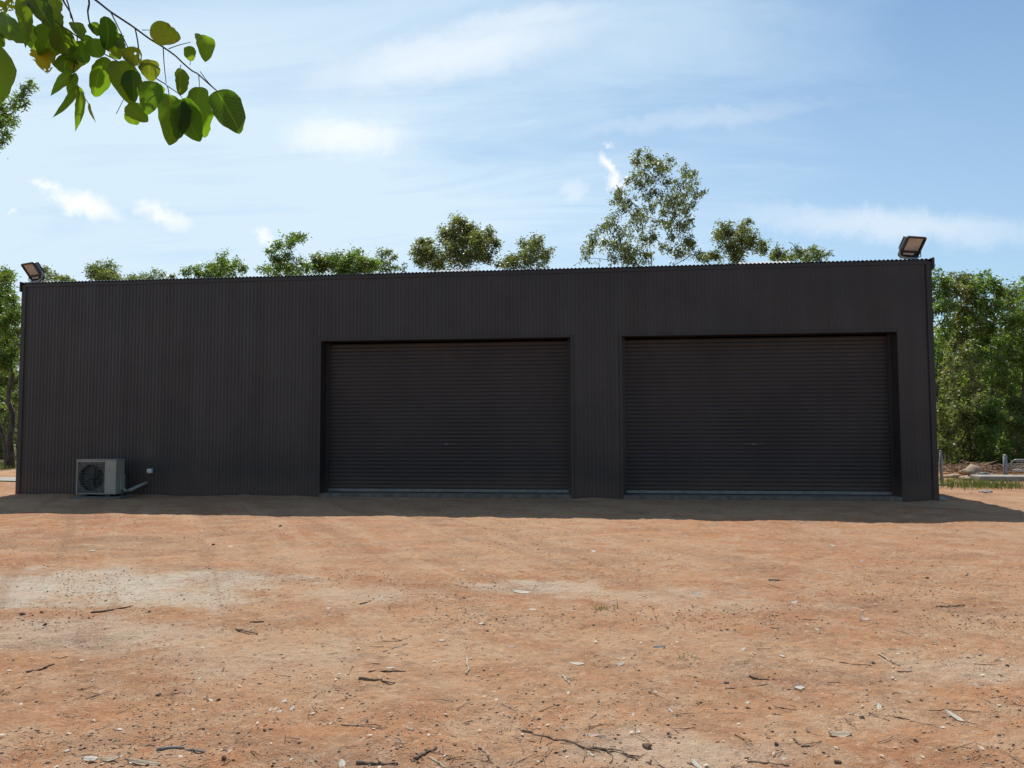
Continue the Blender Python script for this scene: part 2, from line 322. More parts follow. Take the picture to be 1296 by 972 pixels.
ground = link('ground', np_mesh('ground', np.stack([X, Y, Z], -1), np.stack([i, i+1, i+nx+1, i+nx], -1), None, True), SOIL); tag(ground, kind='structure')

# ------------------------------------------------------------------ the shed
W_, H_, D_ = 18.46, 4.50, 9.0; HEAD = 3.158; DOORS = ((6.644, 11.719), (12.721, 17.833)); REC = .32; SLAB = .075
shed = empty('metal_shed', (0, 0, 0), 'long low dark charcoal corrugated metal shed with two wide roller doors', 'shed')
PITCH_W, AMP = .0762, .0047
def corrugated(x0, x1, z0, z1, y, facing=-1, axis_='x'):
    n = max(8, int((x1-x0)/PITCH_W*8)); u = np.linspace(x0, x1, n+1); d = AMP*np.sin(u/PITCH_W*2*np.pi)
    a = np.stack([u, y+d, np.full(n+1, z0)], -1); b = np.stack([u, y+d, np.full(n+1, z1)], -1)
    if axis_ == 'y': a, b = a[:, [1, 0, 2]], b[:, [1, 0, 2]]
    V = np.vstack([a, b]); k = np.arange(n); return V, np.stack([k, k+1, n+2+k, n+1+k], -1)
def cladding(*a, **k): return link('wall_cladding', np_mesh('wall_cladding', *corrugated(*a, **k), None, True), WALL, shed)
cladding(.03, DOORS[0][0]-.03, -.06, H_, 0); cladding(DOORS[0][1]+.03, DOORS[1][0]-.03, -.06, HEAD+.02, 0); cladding(DOORS[1][1]+.03, W_-.03, -.06, H_, 0)
cladding(DOORS[0][0]-.03, DOORS[1][1]+.03, HEAD+.02, H_, 0.0)
cladding(.03, D_-.03, .05, H_, 0.0, axis_='y'); cladding(.03, D_-.03, .05, H_, W_, axis_='y'); cladding(.03, W_-.03, .05, H_-.2, D_)
for x0, x1 in ((-.022, .075), (W_-.075, W_+.022)):                    # folded corner flashings
    for y0, y1 in ((-.020, .07), (D_-.07, D_+.02)):
        box_obj('corner_flashing', (x0, x1, y0, y1, -.06, H_-.02 if y0 < 1 else H_-.25), TRIM, shed)
for x0, x1 in DOORS:
    for xa, xb in ((x0-.055, x0), (x1, x1+.055)): box_obj('door_jamb', (xa, xb, -.016, REC+.06, -.05, HEAD+.055), TRIM, shed)
    box_obj('door_head', (x0+.001, x1-.001, -.018, REC+.10, HEAD, HEAD+.052), TRIM, shed)
# roof: sheets running front to back with their wavy ends at the top of the wall
def roof_sheet(x0, x1, y0, y1, lift, name, mat):
    n = int((x1-x0)/PITCH_W*8); u = np.linspace(x0, x1, n+1); d = .0100*np.sin(u/PITCH_W*2*np.pi); sl = -.03
    rows = [np.stack([u, np.full(n+1, yy), H_+.022+lift+d+zz+sl*max(yy, 0)], -1) for yy, zz in (((y0, -.004), (y0, 0), (y1, 0)) if not lift else ((y0, -.028), (y0+.05, -.020), (y0+.24, .055), (y0+.5, .06), (y1, 0)))]
    V = np.vstack(rows); k = np.arange(n); m_ = n+1
    Q = np.vstack([np.stack([r*m_+k, r*m_+k+1, (r+1)*m_+k+1, (r+1)*m_+k], -1) for r in range(len(rows)-1)]); return link(name, np_mesh(name, V, Q, None, True), mat, shed)
roof_sheet(-.03, W_+.03, -.045, D_+.08, 0, 'roof', ZINC)
for pa, pb in ((551, 606), (938, 1003)):
    a, b = at(pa, 337, 0)[0], at(pb, 337, 0)[0]; roof_sheet(a, b, -.03, 6.0, .030, 'skylight_sheet', SKYL)
box_obj('top_flashing', (.05, W_-.05, -.017, .03, H_-.07, H_+.006), TRIM, shed, .003)
for x0, x1 in ((-.055, -.024), (W_+.024, W_+.07)): box_obj('barge_flashing', (x0, x1, -.05, D_+.05, H_-.17, H_+.045), TRIM, shed, .006)
box_obj('concrete_slab', (.03, W_-.03, .03, D_-.03, -.12, SLAB-.002), CONC, shed, .004)
for x0, x1 in DOORS: box_obj('threshold', (x0+.002, x1-.002, -.03, REC+.2, -.10, SLAB), DUSTY, shed, .008)
# roller doors: every rib of the curtain is a piece
NSL = 38
def slat_mesh(w, h):
    prof = [(0, 0), (.10, .45), (.22, .86), (.40, 1.0), (.60, 1.0), (.78, .86), (.90, .45), (1.0, 0), (1.0, -.25)]
    P = np.array([(-.0075*d, h*z) for z, d in prof]); n = len(P)
    V = np.vstack([np.c_[np.full(n, -w/2), P], np.c_[np.full(n, w/2), P]]); k = np.arange(n-1)
    return np_mesh('slat', V, np.stack([k, k+n, k+n+1, k+1], -1), None, False)
for (x0, x1) in DOORS:
    cx, w = (x0+x1)/2, x1-x0
    dr = bpy.data.objects.new('roller_door', None); COL.objects.link(dr); dr.parent = shed
    for xa, xb, xo in ((x0+.002, x0+.07, x0+.004), (x1-.07, x1-.002, x1-.012)):
        bm = bmesh.new(); pr = [(xa, REC-.035), (xb, REC-.035), (xb, REC-.027), (xo+.006, REC-.027), (xo+.006, REC+.022), (xb, REC+.022), (xb, REC+.03), (xa, REC+.03)] if xa < (x0+x1)/2 else [(xb, REC-.035), (xa, REC-.035), (xa, REC-.027), (xo, REC-.027), (xo, REC+.022), (xa, REC+.022), (xa, REC+.03), (xb, REC+.03)]
        v0 = [bm.verts.new((a, b, SLAB)) for a, b in pr]; v1 = [bm.verts.new((a, b, HEAD-.004)) for a, b in pr]
        for k in range(8): bm.faces.new((v0[k], v0[(k+1) % 8], v1[(k+1) % 8], v1[k]))
        link('guide_rail', bm_mesh('guide_rail', bm), TRIM, dr)
    h = (HEAD-.03-(SLAB+.075))/NSL; sm = slat_mesh(w-.03, h)
    for k in range(NSL):
        o = link('slat', sm, DOOR, dr); o.location = (cx, REC + .0012*math.sin(k*1.7), SLAB+.075+k*h)
    box_obj('bottom_rail', (x0+.03, x1-.03, REC-.03, REC+.015, SLAB+.010, SLAB+.073), ALU, dr, .006)
    lx = cx + (.0 if x0 < 8 else -.02)
    bm = bmesh.new(); box(bm, lx-.055, lx+.055, REC-.034, REC-.018, 1.03, 1.075, .004); box(bm, lx-.20, lx-.07, REC-.036, REC-.020, 1.047, 1.059, .002); box(bm, lx+.07, lx+.20, REC-.036, REC-.020, 1.047, 1.059, .002)
    box(bm, lx-.035, lx+.035, REC-.052, REC-.030, 1.045, 1.06, .004)
    link('lock_handle', bm_mesh('lock_handle', bm), IRON, dr)

# ------------------------------------------------------------------ floodlights on the roof corners
def floodlight(px, py, yaw, pitch, label):
    p = at(px, py, -.02); r = empty('floodlight', (p[0], p[1], H_+.05), label, 'floodlight', 'floodlights on the roof corners')
    R = Matrix.Translation((0, 0, .205)) @ Matrix.Rotation(yaw, 4, 'Z') @ Matrix.Rotation(pitch, 4, 'X')
    def put(name, me, mat):
        me.transform(R); return link(name, me, mat, r)
    w, h = .215, .21
    bm = bmesh.new()                                                # deep rounded casing with a rim round the glass
    prof = [(-.02, 1.0), (.02, 1.0), (.055, .93), (.09, .80), (.115, .58), (.125, .3)]
    rings = []
    for y, s in prof:
        rings.append([bm.verts.new((sx*w*(s if abs(s) > 0 else 1), y, sz*h*s)) for sx, sz in ((-1, -.9), (-.9, -1), (.9, -1), (1, -.9), (1, .9), (.9, 1), (-.9, 1), (-1, .9))])
    for a, b in zip(rings, rings[1:]):
        for k in range(8): bm.faces.new((a[k], a[(k+1) % 8], b[(k+1) % 8], b[k]))
    bm.faces.new(rings[-1])
    inner = [bm.verts.new((v.co.x*.86, -.02, v.co.z*.86)) for v in rings[0]]; back = [bm.verts.new((v.co.x*.84, .006, v.co.z*.84)) for v in rings[0]]
    for k in range(8): bm.faces.new((rings[0][(k+1) % 8], rings[0][k], inner[k], inner[(k+1) % 8])); bm.faces.new((inner[(k+1) % 8], inner[k], back[k], back[(k+1) % 8]))
    bm.faces.new(back)
    for k in range(6): box(bm, -.16+k*.058, -.15+k*.058, .06, .15, -.10, .15)       # cooling fins
    put('housing', bm_mesh('housing', bm), BLACK)
    bm = bmesh.new(); box(bm, -.155, .155, -.004, .004, -.07, .175, .003); put('glass', bm_mesh('glass', bm), LENS)
    bm = bmesh.new(); box(bm, -.14, .09, -.012, .004, -.155, -.118, .003); put('ballast_plate', bm_mesh('ballast_plate', bm), STRIPE)
    bm = bmesh.new(); box(bm, -.16, .16, -.014, .004, -.107, -.082, .003); put('glass_clip', bm_mesh('glass_clip', bm), BLACK)
    m = MB(); c, s = math.cos(yaw), math.sin(yaw)
    loc = lambda x, y, z: np.array([c*x-s*y, s*x+c*y, z])
    for sx in (-1, 1): m.tube([loc(sx*.235, .06, .205), loc(sx*.235, .06, .05), loc(sx*.12, .05, .012), loc(0, .05, .012)], .012, 6)
    m.tube([loc(-.15, .05, .0), loc(.15, .05, .0)], .014, 6); m.tube([loc(-.30, -.02, -.012), loc(.26, .10, -.012)], .014, 6)
    link('bracket', m.mesh('bracket'), GALV, r); return r
floodlight(41, 357, rad(-21), rad(37), 'black floodlight on the far left roof corner with its glass facing the yard')
floodlight(1155, 323, rad(20), rad(37), 'black floodlight on the right roof corner above the second roller door')

# ------------------------------------------------------------------ air conditioner by the wall
p = at(96, 627, -.62); AX, AY = p[0], -.62
pad = link('concrete_pad', None); COL.objects.unlink(pad); bpy.data.objects.remove(pad)
pad = box_obj('concrete_pad', (AX-.12, AX+.98, AY-.07, AY+.42, -.06, .038), DUSTY, None, .012); tag(pad, 'thin concrete pad lying under the air conditioner unit', 'slab')
ac = empty('air_conditioner', (AX, AY, .038), 'cream outdoor air conditioner unit with round fan grille standing against the shed wall', 'air conditioner')
def acbox(name, b, mat, bev=.006): return box_obj(name, b, mat, ac, bev)
Wd, Hh, Dp = .85, .72, .28; fx, fz, fr = .315, .375, .262
bm = bmesh.new(); N = 40                                             # cabinet with a round opening in its front
sqp = []
for k in range(N):
    t = 2*math.pi*(k+.5)/N; c, s = math.cos(t), math.sin(t); q = max(abs(c), abs(s)); sqp.append((fx+.29*c/q, fz+.31*s/q))
circ = [(fx+fr*math.cos(2*math.pi*(k+.5)/N), fz+fr*math.sin(2*math.pi*(k+.5)/N)) for k in range(N)]
vs = [bm.verts.new((a, .012, b)) for a, b in sqp]; vc = [bm.verts.new((a, .012, b)) for a, b in circ]; vb = [bm.verts.new((a, .12, b)) for a, b in circ]
for k in range(N):
    j = (k+1) % N; bm.faces.new((vs[k], vs[j], vc[j], vc[k])); bm.faces.new((vc[k], vc[j], vb[j], vb[k]))
bm.faces.new(vb); link('fan_shroud', bm_mesh('fan_shroud', bm), GRILL, ac)
box_obj('cabinet', (.001, Wd-.001, .125, Dp, .045, Hh), CREAM, ac, .01)
acbox('front_panel', (fx+.292, Wd, 0, .124, .045, Hh), CREAM, .008)
acbox('front_frame', (0, fx-.292, .0, .124, .045, Hh), CREAM, .004); acbox('front_frame', (fx-.2915, fx+.2915, .0, .124, fz+.312, Hh-.0005), CREAM, .004); acbox('front_frame', (fx-.2915, fx+.2915, .0, .124, .0455, fz-.312), CREAM, .004)
acbox('top_cover', (-.008, Wd+.008, -.008, Dp+.006, Hh+.001, Hh+.018), CREAM, .005)
acbox('valve_cover', (Wd+.001, Wd+.03, .12, .26, .12, .42), CREAM, .008)
m = MB()
for k in range(5):
    t0 = 2*math.pi*k/5; a = np.array([(fx+.05*math.cos(t0), .09, fz+.05*math.sin(t0)), (fx+.05*math.cos(t0+.9), .075, fz+.05*math.sin(t0+.9)), (fx+.22*math.cos(t0+1.1), .065, fz+.22*math.sin(t0+1.1)), (fx+.22*math.cos(t0+.2), .105, fz+.22*math.sin(t0+.2))])
    m.add(a, [[0, 1, 2, 3]])
m.tube([(fx, .06, fz), (fx, .11, fz)], .06, 12); link('fan', m.mesh('fan', False), BLACK, ac)
m = MB()
for k in range(-5, 6): m.tube([(fx-.285, .004, fz+k*.052), (fx+.285, .004, fz+k*.052)], .004, 5)
for k in range(-2, 3): m.tube([(fx+k*.115, .010, fz-.305), (fx+k*.115, .010, fz+.305)], .0035, 5)
link('grille', m.mesh('grille'), GRILL, ac)
for x in (.14, .64): acbox('foot', (x, x+.10, -.02, Dp+.02, 0, .044), BLACK, .004)
m = MB(); m.tube([(Wd+.012, .20, .17), (Wd+.05, .22, .10), (Wd+.11, .30, .10), (Wd+.21, .44, .175), (Wd+.29, .60, .23)], [.035, .042, .042, .04, .035], 4); link('pipe_duct', m.mesh('pipe_duct'), CREAM, ac)
p = at(190, 596, -.02); bm = bmesh.new(); box(bm, -.05, .05, -.055, .018, -.045, .045, .012); box(bm, -.018, .018, -.075, -.054, -.02, .02, .006)
jb = link('junction_box', bm_mesh('junction_box', bm), WHITEP); jb.location = (p[0], -.01, p[2]); tag(jb, 'small white junction box fixed low on the dark wall beside the air conditioner', 'electrical box')

# ------------------------------------------------------------------ trees
def leaves(mb, C, L, Wd, droop=.5, tone=.5, spread=.35):
    n = len(C); d = rng.normal(size=(n, 3)); d[:, 2] = d[:, 2]*.6 - droop; d /= np.linalg.norm(d, axis=1)[:, None]
    s = np.cross(d, rng.normal(size=(n, 3))); s /= np.linalg.norm(s, axis=1)[:, None]+1e-9; k = rng.uniform(.65, 1.3, n)[:, None]
    up = np.cross(d, s)*.12*L
    V = np.stack([C, C+d*L*k*.45+s*Wd*.5*k+up*k, C+d*L*k, C+d*L*k*.45-s*Wd*.5*k+up*k], 1).reshape(-1, 3)
    mb[0].append(V); mb[1].append(np.clip(rng.normal(tone, spread*.6, n), 0, 1))
def crown_mesh(mb, name='crown'):
    V = np.vstack(mb[0]); n = len(V)//4; return np_mesh(name, V, np.arange(n*4).reshape(n, 4), np.concatenate(mb[1]), False)
def bend(a, b, k, n=6, sag=0.0):
    a, b = np.asarray(a, float), np.asarray(b, float); t = np.linspace(0, 1, n)[:, None]; L = np.linalg.norm(b-a)
    w = rng.normal(size=3)*k*L; w[2] = abs(w[2])*.5 - sag*L
    return a + (b-a)*t + w*np.sin(np.pi*t)*.5 + rng.normal(size=(n, 3))*k*.10*L*np.sin(np.pi*t)
def tree(label, tpx, Y, clumps, foliage, bark, group, tr=.11, dens=1.6, L=.15, Wd=.055, droop=.5, name='gum_tree', stems=1, jit=.8, base=None, tone=.5, cat='tree', depth_clumps=()):
    g = at(tpx, 560, Y) if base is None else np.array([base[0], base[1], 0.]); gx, gy = g[0], (Y if base is None else base[1]); gz = float(height(gx, gy))-.05
    root = empty(name, (gx, gy, gz), label, cat, group); O = np.array([gx, gy, gz])
    C = []
    for (px, py, r) in clumps:
        yy = Y + rng.uniform(-1, 1)*jit; c = at(px, py, yy); C.append((c-O, r/F*(yy-CAM[1])*1.12))
    C += [(np.array(c[:3], float)-O, c[3]) for c in depth_clumps]
    C.sort(key=lambda q: q[0][2]); top = C[-1][0]; low = C[0][0][2]
    tm, bmn, lv = MB(), MB(), ([], [])
    nodes = []; bases = [np.array([0, 0, 0.])] + [np.array([rng.uniform(-.5, .5), rng.uniform(-.4, .4), 0]) for _ in range(stems-1)]
    for si, b0 in enumerate(bases):
        tgt = top if si == 0 else C[int(rng.integers(len(C)//2, len(C)))][0]; n = 12; tgt = b0+(tgt-b0)*np.array([.8, .8, .70])
        P = bend(b0, tgt, .09, n); P[:, 0] = b0[0] + (P[:, 0]-b0[0]); t = np.linspace(0, 1, n)
        lean = np.clip(t*1.0, 0, 1)**1.6; P[:, :2] = b0[:2] + (tgt[:2]-b0[:2])*lean[:, None] + (P[:, :2]-(b0[:2]+(tgt[:2]-b0[:2])*t[:, None]))
        R = tr*(1-.93*t)*(1 if si == 0 else .7); R[0] *= 1.35; tm.tube(P, R, 8, rng.uniform(.3, .7)); nodes += [(q, r) for q, r in zip(P[2:], R[2:])]
    for c, r in C:
        cost = [np.linalg.norm(c-q) + (4.0 if q[2] > c[2]-.15*np.linalg.norm((c-q)[:2]) else 0) for q, _ in nodes]; q, qr = nodes[int(np.argmin(cost))]
        L1 = np.linalg.norm(c-q)
        if L1 > 1e-4:
            P = bend(q, c, .16, 7, .0); R = np.linspace(min(qr*.8, .025+.025*L1), .011, 7); bmn.tube(P, R, 5, rng.uniform(.2, .8)); nodes += [(P[k], R[k]) for k in range(2, 7)]
            if L1 > r*1.1:                                         # leafy side shoots along the limb
                for q2 in range(int(min(7, 2+L1/r*1.6))):
                    e = P[int(rng.integers(3, 7))] + rng.normal(size=3)*r*.55; leaves(lv, e+rng.normal(size=(int(.30*dens*math.pi*r*r/(L*Wd*.5))+1, 3))*r*.34, L, Wd, droop, tone+rng.normal()*.1)
        ns = max(7, int(10*(r/.4)**.7)); nl = int(2.3*dens*.80*math.pi*r*r/(L*Wd*.5)/ns)+1
        ct = np.clip(tone+rng.normal()*.12, .1, .9)
        for _ in range(ns):                                       # twigs with their own tufts of leaves
            d = rng.normal(size=3); d[2] = d[2]*.8+.15; d /= np.linalg.norm(d); e = c + d*r*rng.uniform(.2, 1.35)
            bmn.tube(bend(c, e, .2, 3), [.010, .007, .004], 4, .6)
            leaves(lv, e + rng.normal(size=(nl, 3))*r*.30*np.array([1, 1, .85]), L, Wd, droop, ct)
    link('trunk', tm.mesh('trunk'), bark, root); link('branches', bmn.mesh('branches'), bark, root); link('crown', crown_mesh(lv), foliage, root)
    return root
BEHIND = 'trees rising behind the shed roof'
tree('small round-topped tree just above the roof near its left end', 131, 21, [(122,345,10),(135,337,10),(143,346,8),(128,352,9),(140,355,8)], GUM, BARK, BEHIND)
tree('sparse low treetop barely showing over the roof between the two left rounded crowns', 190, 24, [(172,351,6),(190,352,6),(206,349,7),(180,360,9),(165,354,5),(220,350,4)], GUM, BARK, BEHIND, dens=1.2)
tree('bushy dark green tree above the roof left of the fork-topped one', 281, 19, [(262,343,8),(280,331,10),(292,337,9),(304,343,7),(238,345,6),(250,346,6),(272,350,12),(270,336,6)], GREEN, BARK, BEHIND)
tree('fork-topped tree with a thin raised spray of leaves above the left part of the roof', 362, 18, [(343,318,6),(352,309,6),(376,301,7),(368,309,6),(381,298,4),(364,323,6),(350,328,6),(352,337,9),(375,334,10),(388,336,6),(336,340,8),(362,340,10)], GREEN, BARK, BEHIND, dens=1.4)
tree('dense bright green rounded tree above the roof over the left edge of the first door', 444, 19, [(402,327,7),(398,337,8),(412,335,8),(425,331,10),(443,327,11),(460,328,10),(470,334,8),(435,342,14),(455,342,12)], GREEN, BARK, BEHIND, dens=2.2, tone=.65)
tree('thin upright tree top close to the right side of the dense bright green crown', 488, 20, [(484,323,6),(493,319,5),(499,324,3.5),(488,332,8),(476,339,6),(500,338,4),(511,340,4)], GUM, BARK, BEHIND, dens=1.2)
tree('broad olive gum with a full rounded crown above the roof over the first door', 592, 20, [(583,283,9),(572,291,9),(594,292,10),(604,300,10),(619,298,8),(626,308,7),(568,303,11),(588,306,13),(608,313,11),(575,319,13),(596,323,13),(618,322,8),(562,328,10), (534,304,7),(541,309,7),(530,316,8),(540,324,9),(528,330,7),(550,320,6),(550,332,8)], OLIVE, BARK, BEHIND, tr=.15, dens=1.8, tone=.5)
tree('medium tree with two leafy tufts between the broad olive gum and the tallest tree', 668, 21, [(664,308,6),(676,305,7),(684,311,6),(693,318,6),(690,327,7),(672,320,7),(658,325,8),(643,330,7),(632,334,5),(672,332,10),(652,336,8)], OLIVE, BARK, BEHIND, dens=1.5, tone=.45)
tree('tallest gum tree with an open airy crown standing high above the roof', 828, 20, [(808,193,5),(806,203,7),(820,198,6),(829,204,7),(848,204,6),(840,211,6),(868,216,6),(880,218,4),(815,215,8),(835,220,6),(800,227,7),(812,234,7),(862,233,7),(876,232,6),(882,246,5),(889,242,4),(865,247,7),(785,243,7),(779,252,6),(796,253,7),(830,243,6),(848,252,8),(861,260,7),(874,259,6),(868,268,5),(788,263,7),(806,268,7),(770,282,6),(762,287,5),(778,290,6),(800,282,7),(832,280,6),(845,286,7),(866,285,6),(753,296,6),(750,307,7),(745,318,6),(741,327,5),(765,306,6),(789,298,9),(780,312,9),(796,313,9),(812,303,8),(826,297,7),(818,320,9),(800,328,9),(776,328,8),(838,312,5),(868,303,7),(878,308,6),(882,320,5),(862,318,7),(824,228,6),(820,246,6),(836,256,6),(822,262,6),(814,276,6),(852,272,6),(838,268,5),(851,300,6),(848,318,6),(858,284,5),(846,230,6),(856,250,5),(872,280,5)], OLIVE, BARK, BEHIND, tr=.14, dens=.92, droop=.8, jit=1.2, tone=.42)
tree('wide leafy tree above the roof over the right door just right of the tallest gum', 930, 22, [(914,287,7),(906,295,6),(920,297,8),(945,283,5),(942,292,6),(935,302,9),(952,301,7),(967,308,5),(962,315,6),(920,310,9),(938,315,11),(905,322,8),(893,324,5),(885,327,4),(930,325,10)], OLIVE, BARK, BEHIND, dens=1.5, tone=.45)
tree('small open tree top poking over the roof right of the wide leafy tree', 987, 23, [(982,316,5),(988,321,6),(976,323,5),(993,327,5),(985,332,8)], GUM, BARK, BEHIND, dens=1.2)
tree('low spreading treetop at the roofline furthest right above the second door', 1022, 22, [(1010,318,6),(1020,322,6),(1030,317,6),(1038,322,5),(1048,322,4),(1004,325,5),(1025,330,8)], GUM, BARK, BEHIND, dens=1.3)
LEFT = 'trees at the left end of the shed'
tree('dark forked tree with leafy crown beside the left end of the shed', 13, 9, [(10,352,8),(2,345,6),(-8,362,12),(8,372,10),(20,382,8),(-2,390,14),(18,400,9),(4,412,13),(-22,385,16),(22,420,6),(8,432,10),(-12,425,15),(20,446,6),(-4,455,12),(-26,450,16),(10,352,5),(-20,352,8)], GREEN, BARK, LEFT, tr=.13, dens=2.0, stems=2, L=.13, Wd=.05)
tree('sparse tree behind the left floodlight with thin leafy tips over the roof', 64, 17, [(57,342,5),(64,350,6),(73,352,5),(85,353,5),(92,355,4),(50,350,6),(70,362,9)], GUM, BARK, LEFT, dens=1.1)
tree('tall tree leaning in from the left with leafy tips reaching high into the sky', -110, 7, [(-125,30,30),(40,106,5),(33,112,6),(45,110,3),(27,122,6),(18,132,7),(33,133,5),(6,140,9),(14,150,7),(0,155,10),(-15,150,14),(10,169,5),(-2,176,7),(-30,175,15),(-60,190,26),(-90,160,30),(-130,170,34),(-110,230,30),(-150,250,30),(-70,130,24),(-100,110,26)], GREEN, BARK, LEFT, tr=.2, dens=1.3, L=.12, Wd=.045, jit=.5, droop=.3)
tree('dense dark tree half hidden behind the left end of the shed', -12, 15, [(-25,400,16),(-5,420,14),(12,440,14),(0,470,14),(18,480,10),(-22,450,20),(15,510,10),(-10,500,16),(-40,430,20),(10,400,12)], GUM, BARK, LEFT, tr=.12, dens=1.8, L=.14, stems=2, tone=.35)
RIGHT = 'trees in the bush at the right of the shed'
Rt = [('slim tree right against the right corner of the shed', 1188, 12, [(1188,350,9),(1182,362,9),(1197,356,6),(1190,375,10),(1184,392,10),(1198,386,8),(1190,410,10),(1196,425,8),(1184,440,9),(1192,455,8),(1186,470,6)], GREEN, 2),
 ('leafy tree one step right of the shed corner with a pale thin trunk', 1216, 13, [(1212,352,8),(1222,358,9),(1206,365,9),(1230,366,8),(1216,375,10),(1228,384,9),(1207,388,9),(1220,398,10),(1232,404,8),(1210,412,9),(1222,424,9),(1206,438,8),(1226,446,8),(1214,462,8),(1205,480,6)], OLIVE, 2),
 ('rounded tree in the middle of the right bush with its top above its neighbours', 1247, 12.5, [(1250,354,7),(1242,362,9),(1256,362,8),(1264,370,6),(1246,376,10),(1236,384,8),(1260,385,9),(1250,396,10),(1240,410,9),(1258,414,9),(1248,430,9),(1264,434,7),(1238,446,8),(1256,455,8),(1246,475,7)], GREEN, 2),
 ('greyish paler tree standing further back near the right edge of the view', 1274, 18, [(1272,372,8),(1282,368,9),(1291,376,9),(1268,384,8),(1280,388,10),(1292,396,9),(1274,404,9),(1286,414,9),(1272,424,8),(1284,434,8)], GUM, 1),
 ('dark leafy tree at the right edge of the view in front of the greyish one', 1287, 12, [(1296,352,4),(1304,368,9),(1290,400,9),(1278,408,8),(1302,405,12),(1285,424,10),(1298,432,10),(1278,444,8),(1292,456,10),(1306,452,11),(1282,476,8),(1300,486,10)], GREEN, 2)]
for lab, px, Y_, cl, mt, st in Rt: tree(lab, px, Y_, cl, mt, PALEBARK if px == 1216 else BARK, RIGHT, tr=.07, dens=1.4, L=.125, Wd=.052, stems=st, jit=.6, tone=.5)
tree('slender bare-stemmed sapling with small leaf tufts in the right bush', 1232, 11, [(1230,470,6),(1238,486,6),(1226,490,6),(1234,455,5),(1240,503,5)], OLIVE, PALEBARK, RIGHT, tr=.035, dens=1.2, L=.12, jit=.3)
tree('thin grey sapling with few leaves close to the shed right corner', 1199, 10.5, [(1200,470,6),(1195,485,6),(1206,495,6),(1202,452,5)], OLIVE, PALEBARK, RIGHT, tr=.03, dens=1.1, L=.12, jit=.3)
tree('twin-stemmed thin tree behind the metal gate post', 1266, 11.5, [(1262,465,7),(1272,478,8),(1258,485,7),(1268,455,6),(1276,495,6)], GREEN, BARK, RIGHT, tr=.045, dens=1.4, L=.12, stems=2, jit=.3)
for k, (px, Y_, mt, lab) in enumerate(((1345, 12, OLIVE, 'olive tree just past the right edge of the view behind the gate'), (1395, 14, GREEN, 'green tree furthest to the right beyond the gate'), (1440, 12, GUM, 'greyish tree right of the olive one beyond the gate'))):
    q = np.random.default_rng(70+k); tree(lab, px, Y_, [(px+q.normal()*16, 360+q.random()*150, 9+q.random()*4) for _ in range(16)]+[(px+q.normal()*14, 530+q.random()*45, 10) for _ in range(6)], mt, BARK, RIGHT, tr=.07, dens=1.4, L=.13, Wd=.055, stems=2)
SH = 'shrubs under the trees right of the shed'
for lab, px, Y_, cl, mt in (('leafy shrub at the foot of the shed right corner behind the grey post', 1196, 10.3, [(1192,535,9),(1186,550,9),(1200,548,9),(1194,562,10),(1187,578,8),(1202,575,9),(1196,588,7),(1190,520,6)], OLIVE),
   ('bushy shrub with pale leaves left of the gate post', 1222, 10.8, [(1218,520,8),(1226,528,9),(1214,536,9),(1222,545,10),(1230,552,9),(1214,560,9),(1224,570,10),(1232,580,8),(1216,583,8)], OLIVE),
   ('dense shrub directly behind the gate post', 1255, 10.6, [(1250,520,8),(1258,515,7),(1244,532,9),(1256,535,10),(1246,550,10),(1260,552,9),(1250,566,10),(1240,575,8),(1258,580,9),(1266,566,7)], GREEN),
   ('tall shrub behind the pipe gate at the right edge', 1286, 11, [(1280,512,8),(1290,520,9),(1300,512,9),(1276,535,9),(1288,542,10),(1300,545,10),(1280,560,9),(1293,568,9),(1284,583,8),(1302,583,9)], GUM)):
    tree(lab, px, Y_, cl, mt, BARK, SH, tr=.03, dens=2.1, L=.11, Wd=.05, droop=.1, name='shrub', stems=3, jit=.5, cat='shrub', tone=.45)
for lab, px, Y_, cl, mt in (('dark shrub between the tree trunks left of the shed', 8, 11, [(2,520,10),(14,528,8),(6,540,10),(-8,535,12),(16,550,8),(4,560,10),(-10,560,12),(14,572,7),(2,575,8),(20,505,7)], GUM),):
    tree(lab, px, Y_, cl, mt, BARK, LEFT, tr=.03, dens=1.9, L=.11, Wd=.05, droop=.1, name='shrub', stems=3, jit=.5, cat='shrub', tone=.3)
# the bush beyond, one mass (trunks and leaves)
lv, tm = ([], []), MB()
for k in range(230):
    x = rng.uniform(-48, 62); y = rng.uniform(24, 62)
    if k < 40: x = rng.uniform(20.5, 34); y = rng.uniform(17, 26)
    elif k < 62: x = rng.uniform(-22, -4); y = rng.uniform(17, 26)
    hgt = rng.uniform(4.2, 6.3) if y < 40 else rng.uniform(5, 8.5); tm.tube(bend((x, y, -.1), (x+rng.normal()*.5, y, hgt), .06, 5), np.linspace(.08, .02, 5), 5, rng.uniform(.1, .9))
    for _ in range(int(rng.integers(10, 15))):
        c = np.array([x, y, hgt*rng.uniform(.12, 1.0)]) + rng.normal(size=3)*np.array([1.1, 1.1, .25])
        leaves(lv, c + rng.normal(size=(44, 3))*np.array([.5, .5, .4]), .28, .13, .3, rng.uniform(.2, .6))
wood = link('distant_woodland', crown_mesh(lv, 'distant_woodland'), GUM); tag(wood, 'dense mass of green bush beyond the shed and its nearer trees', 'woodland', None, 'stuff')
wt = link('woodland_trunks', tm.mesh('woodland_trunks'), BARK, wood); wt['kind'] = 'stuff'

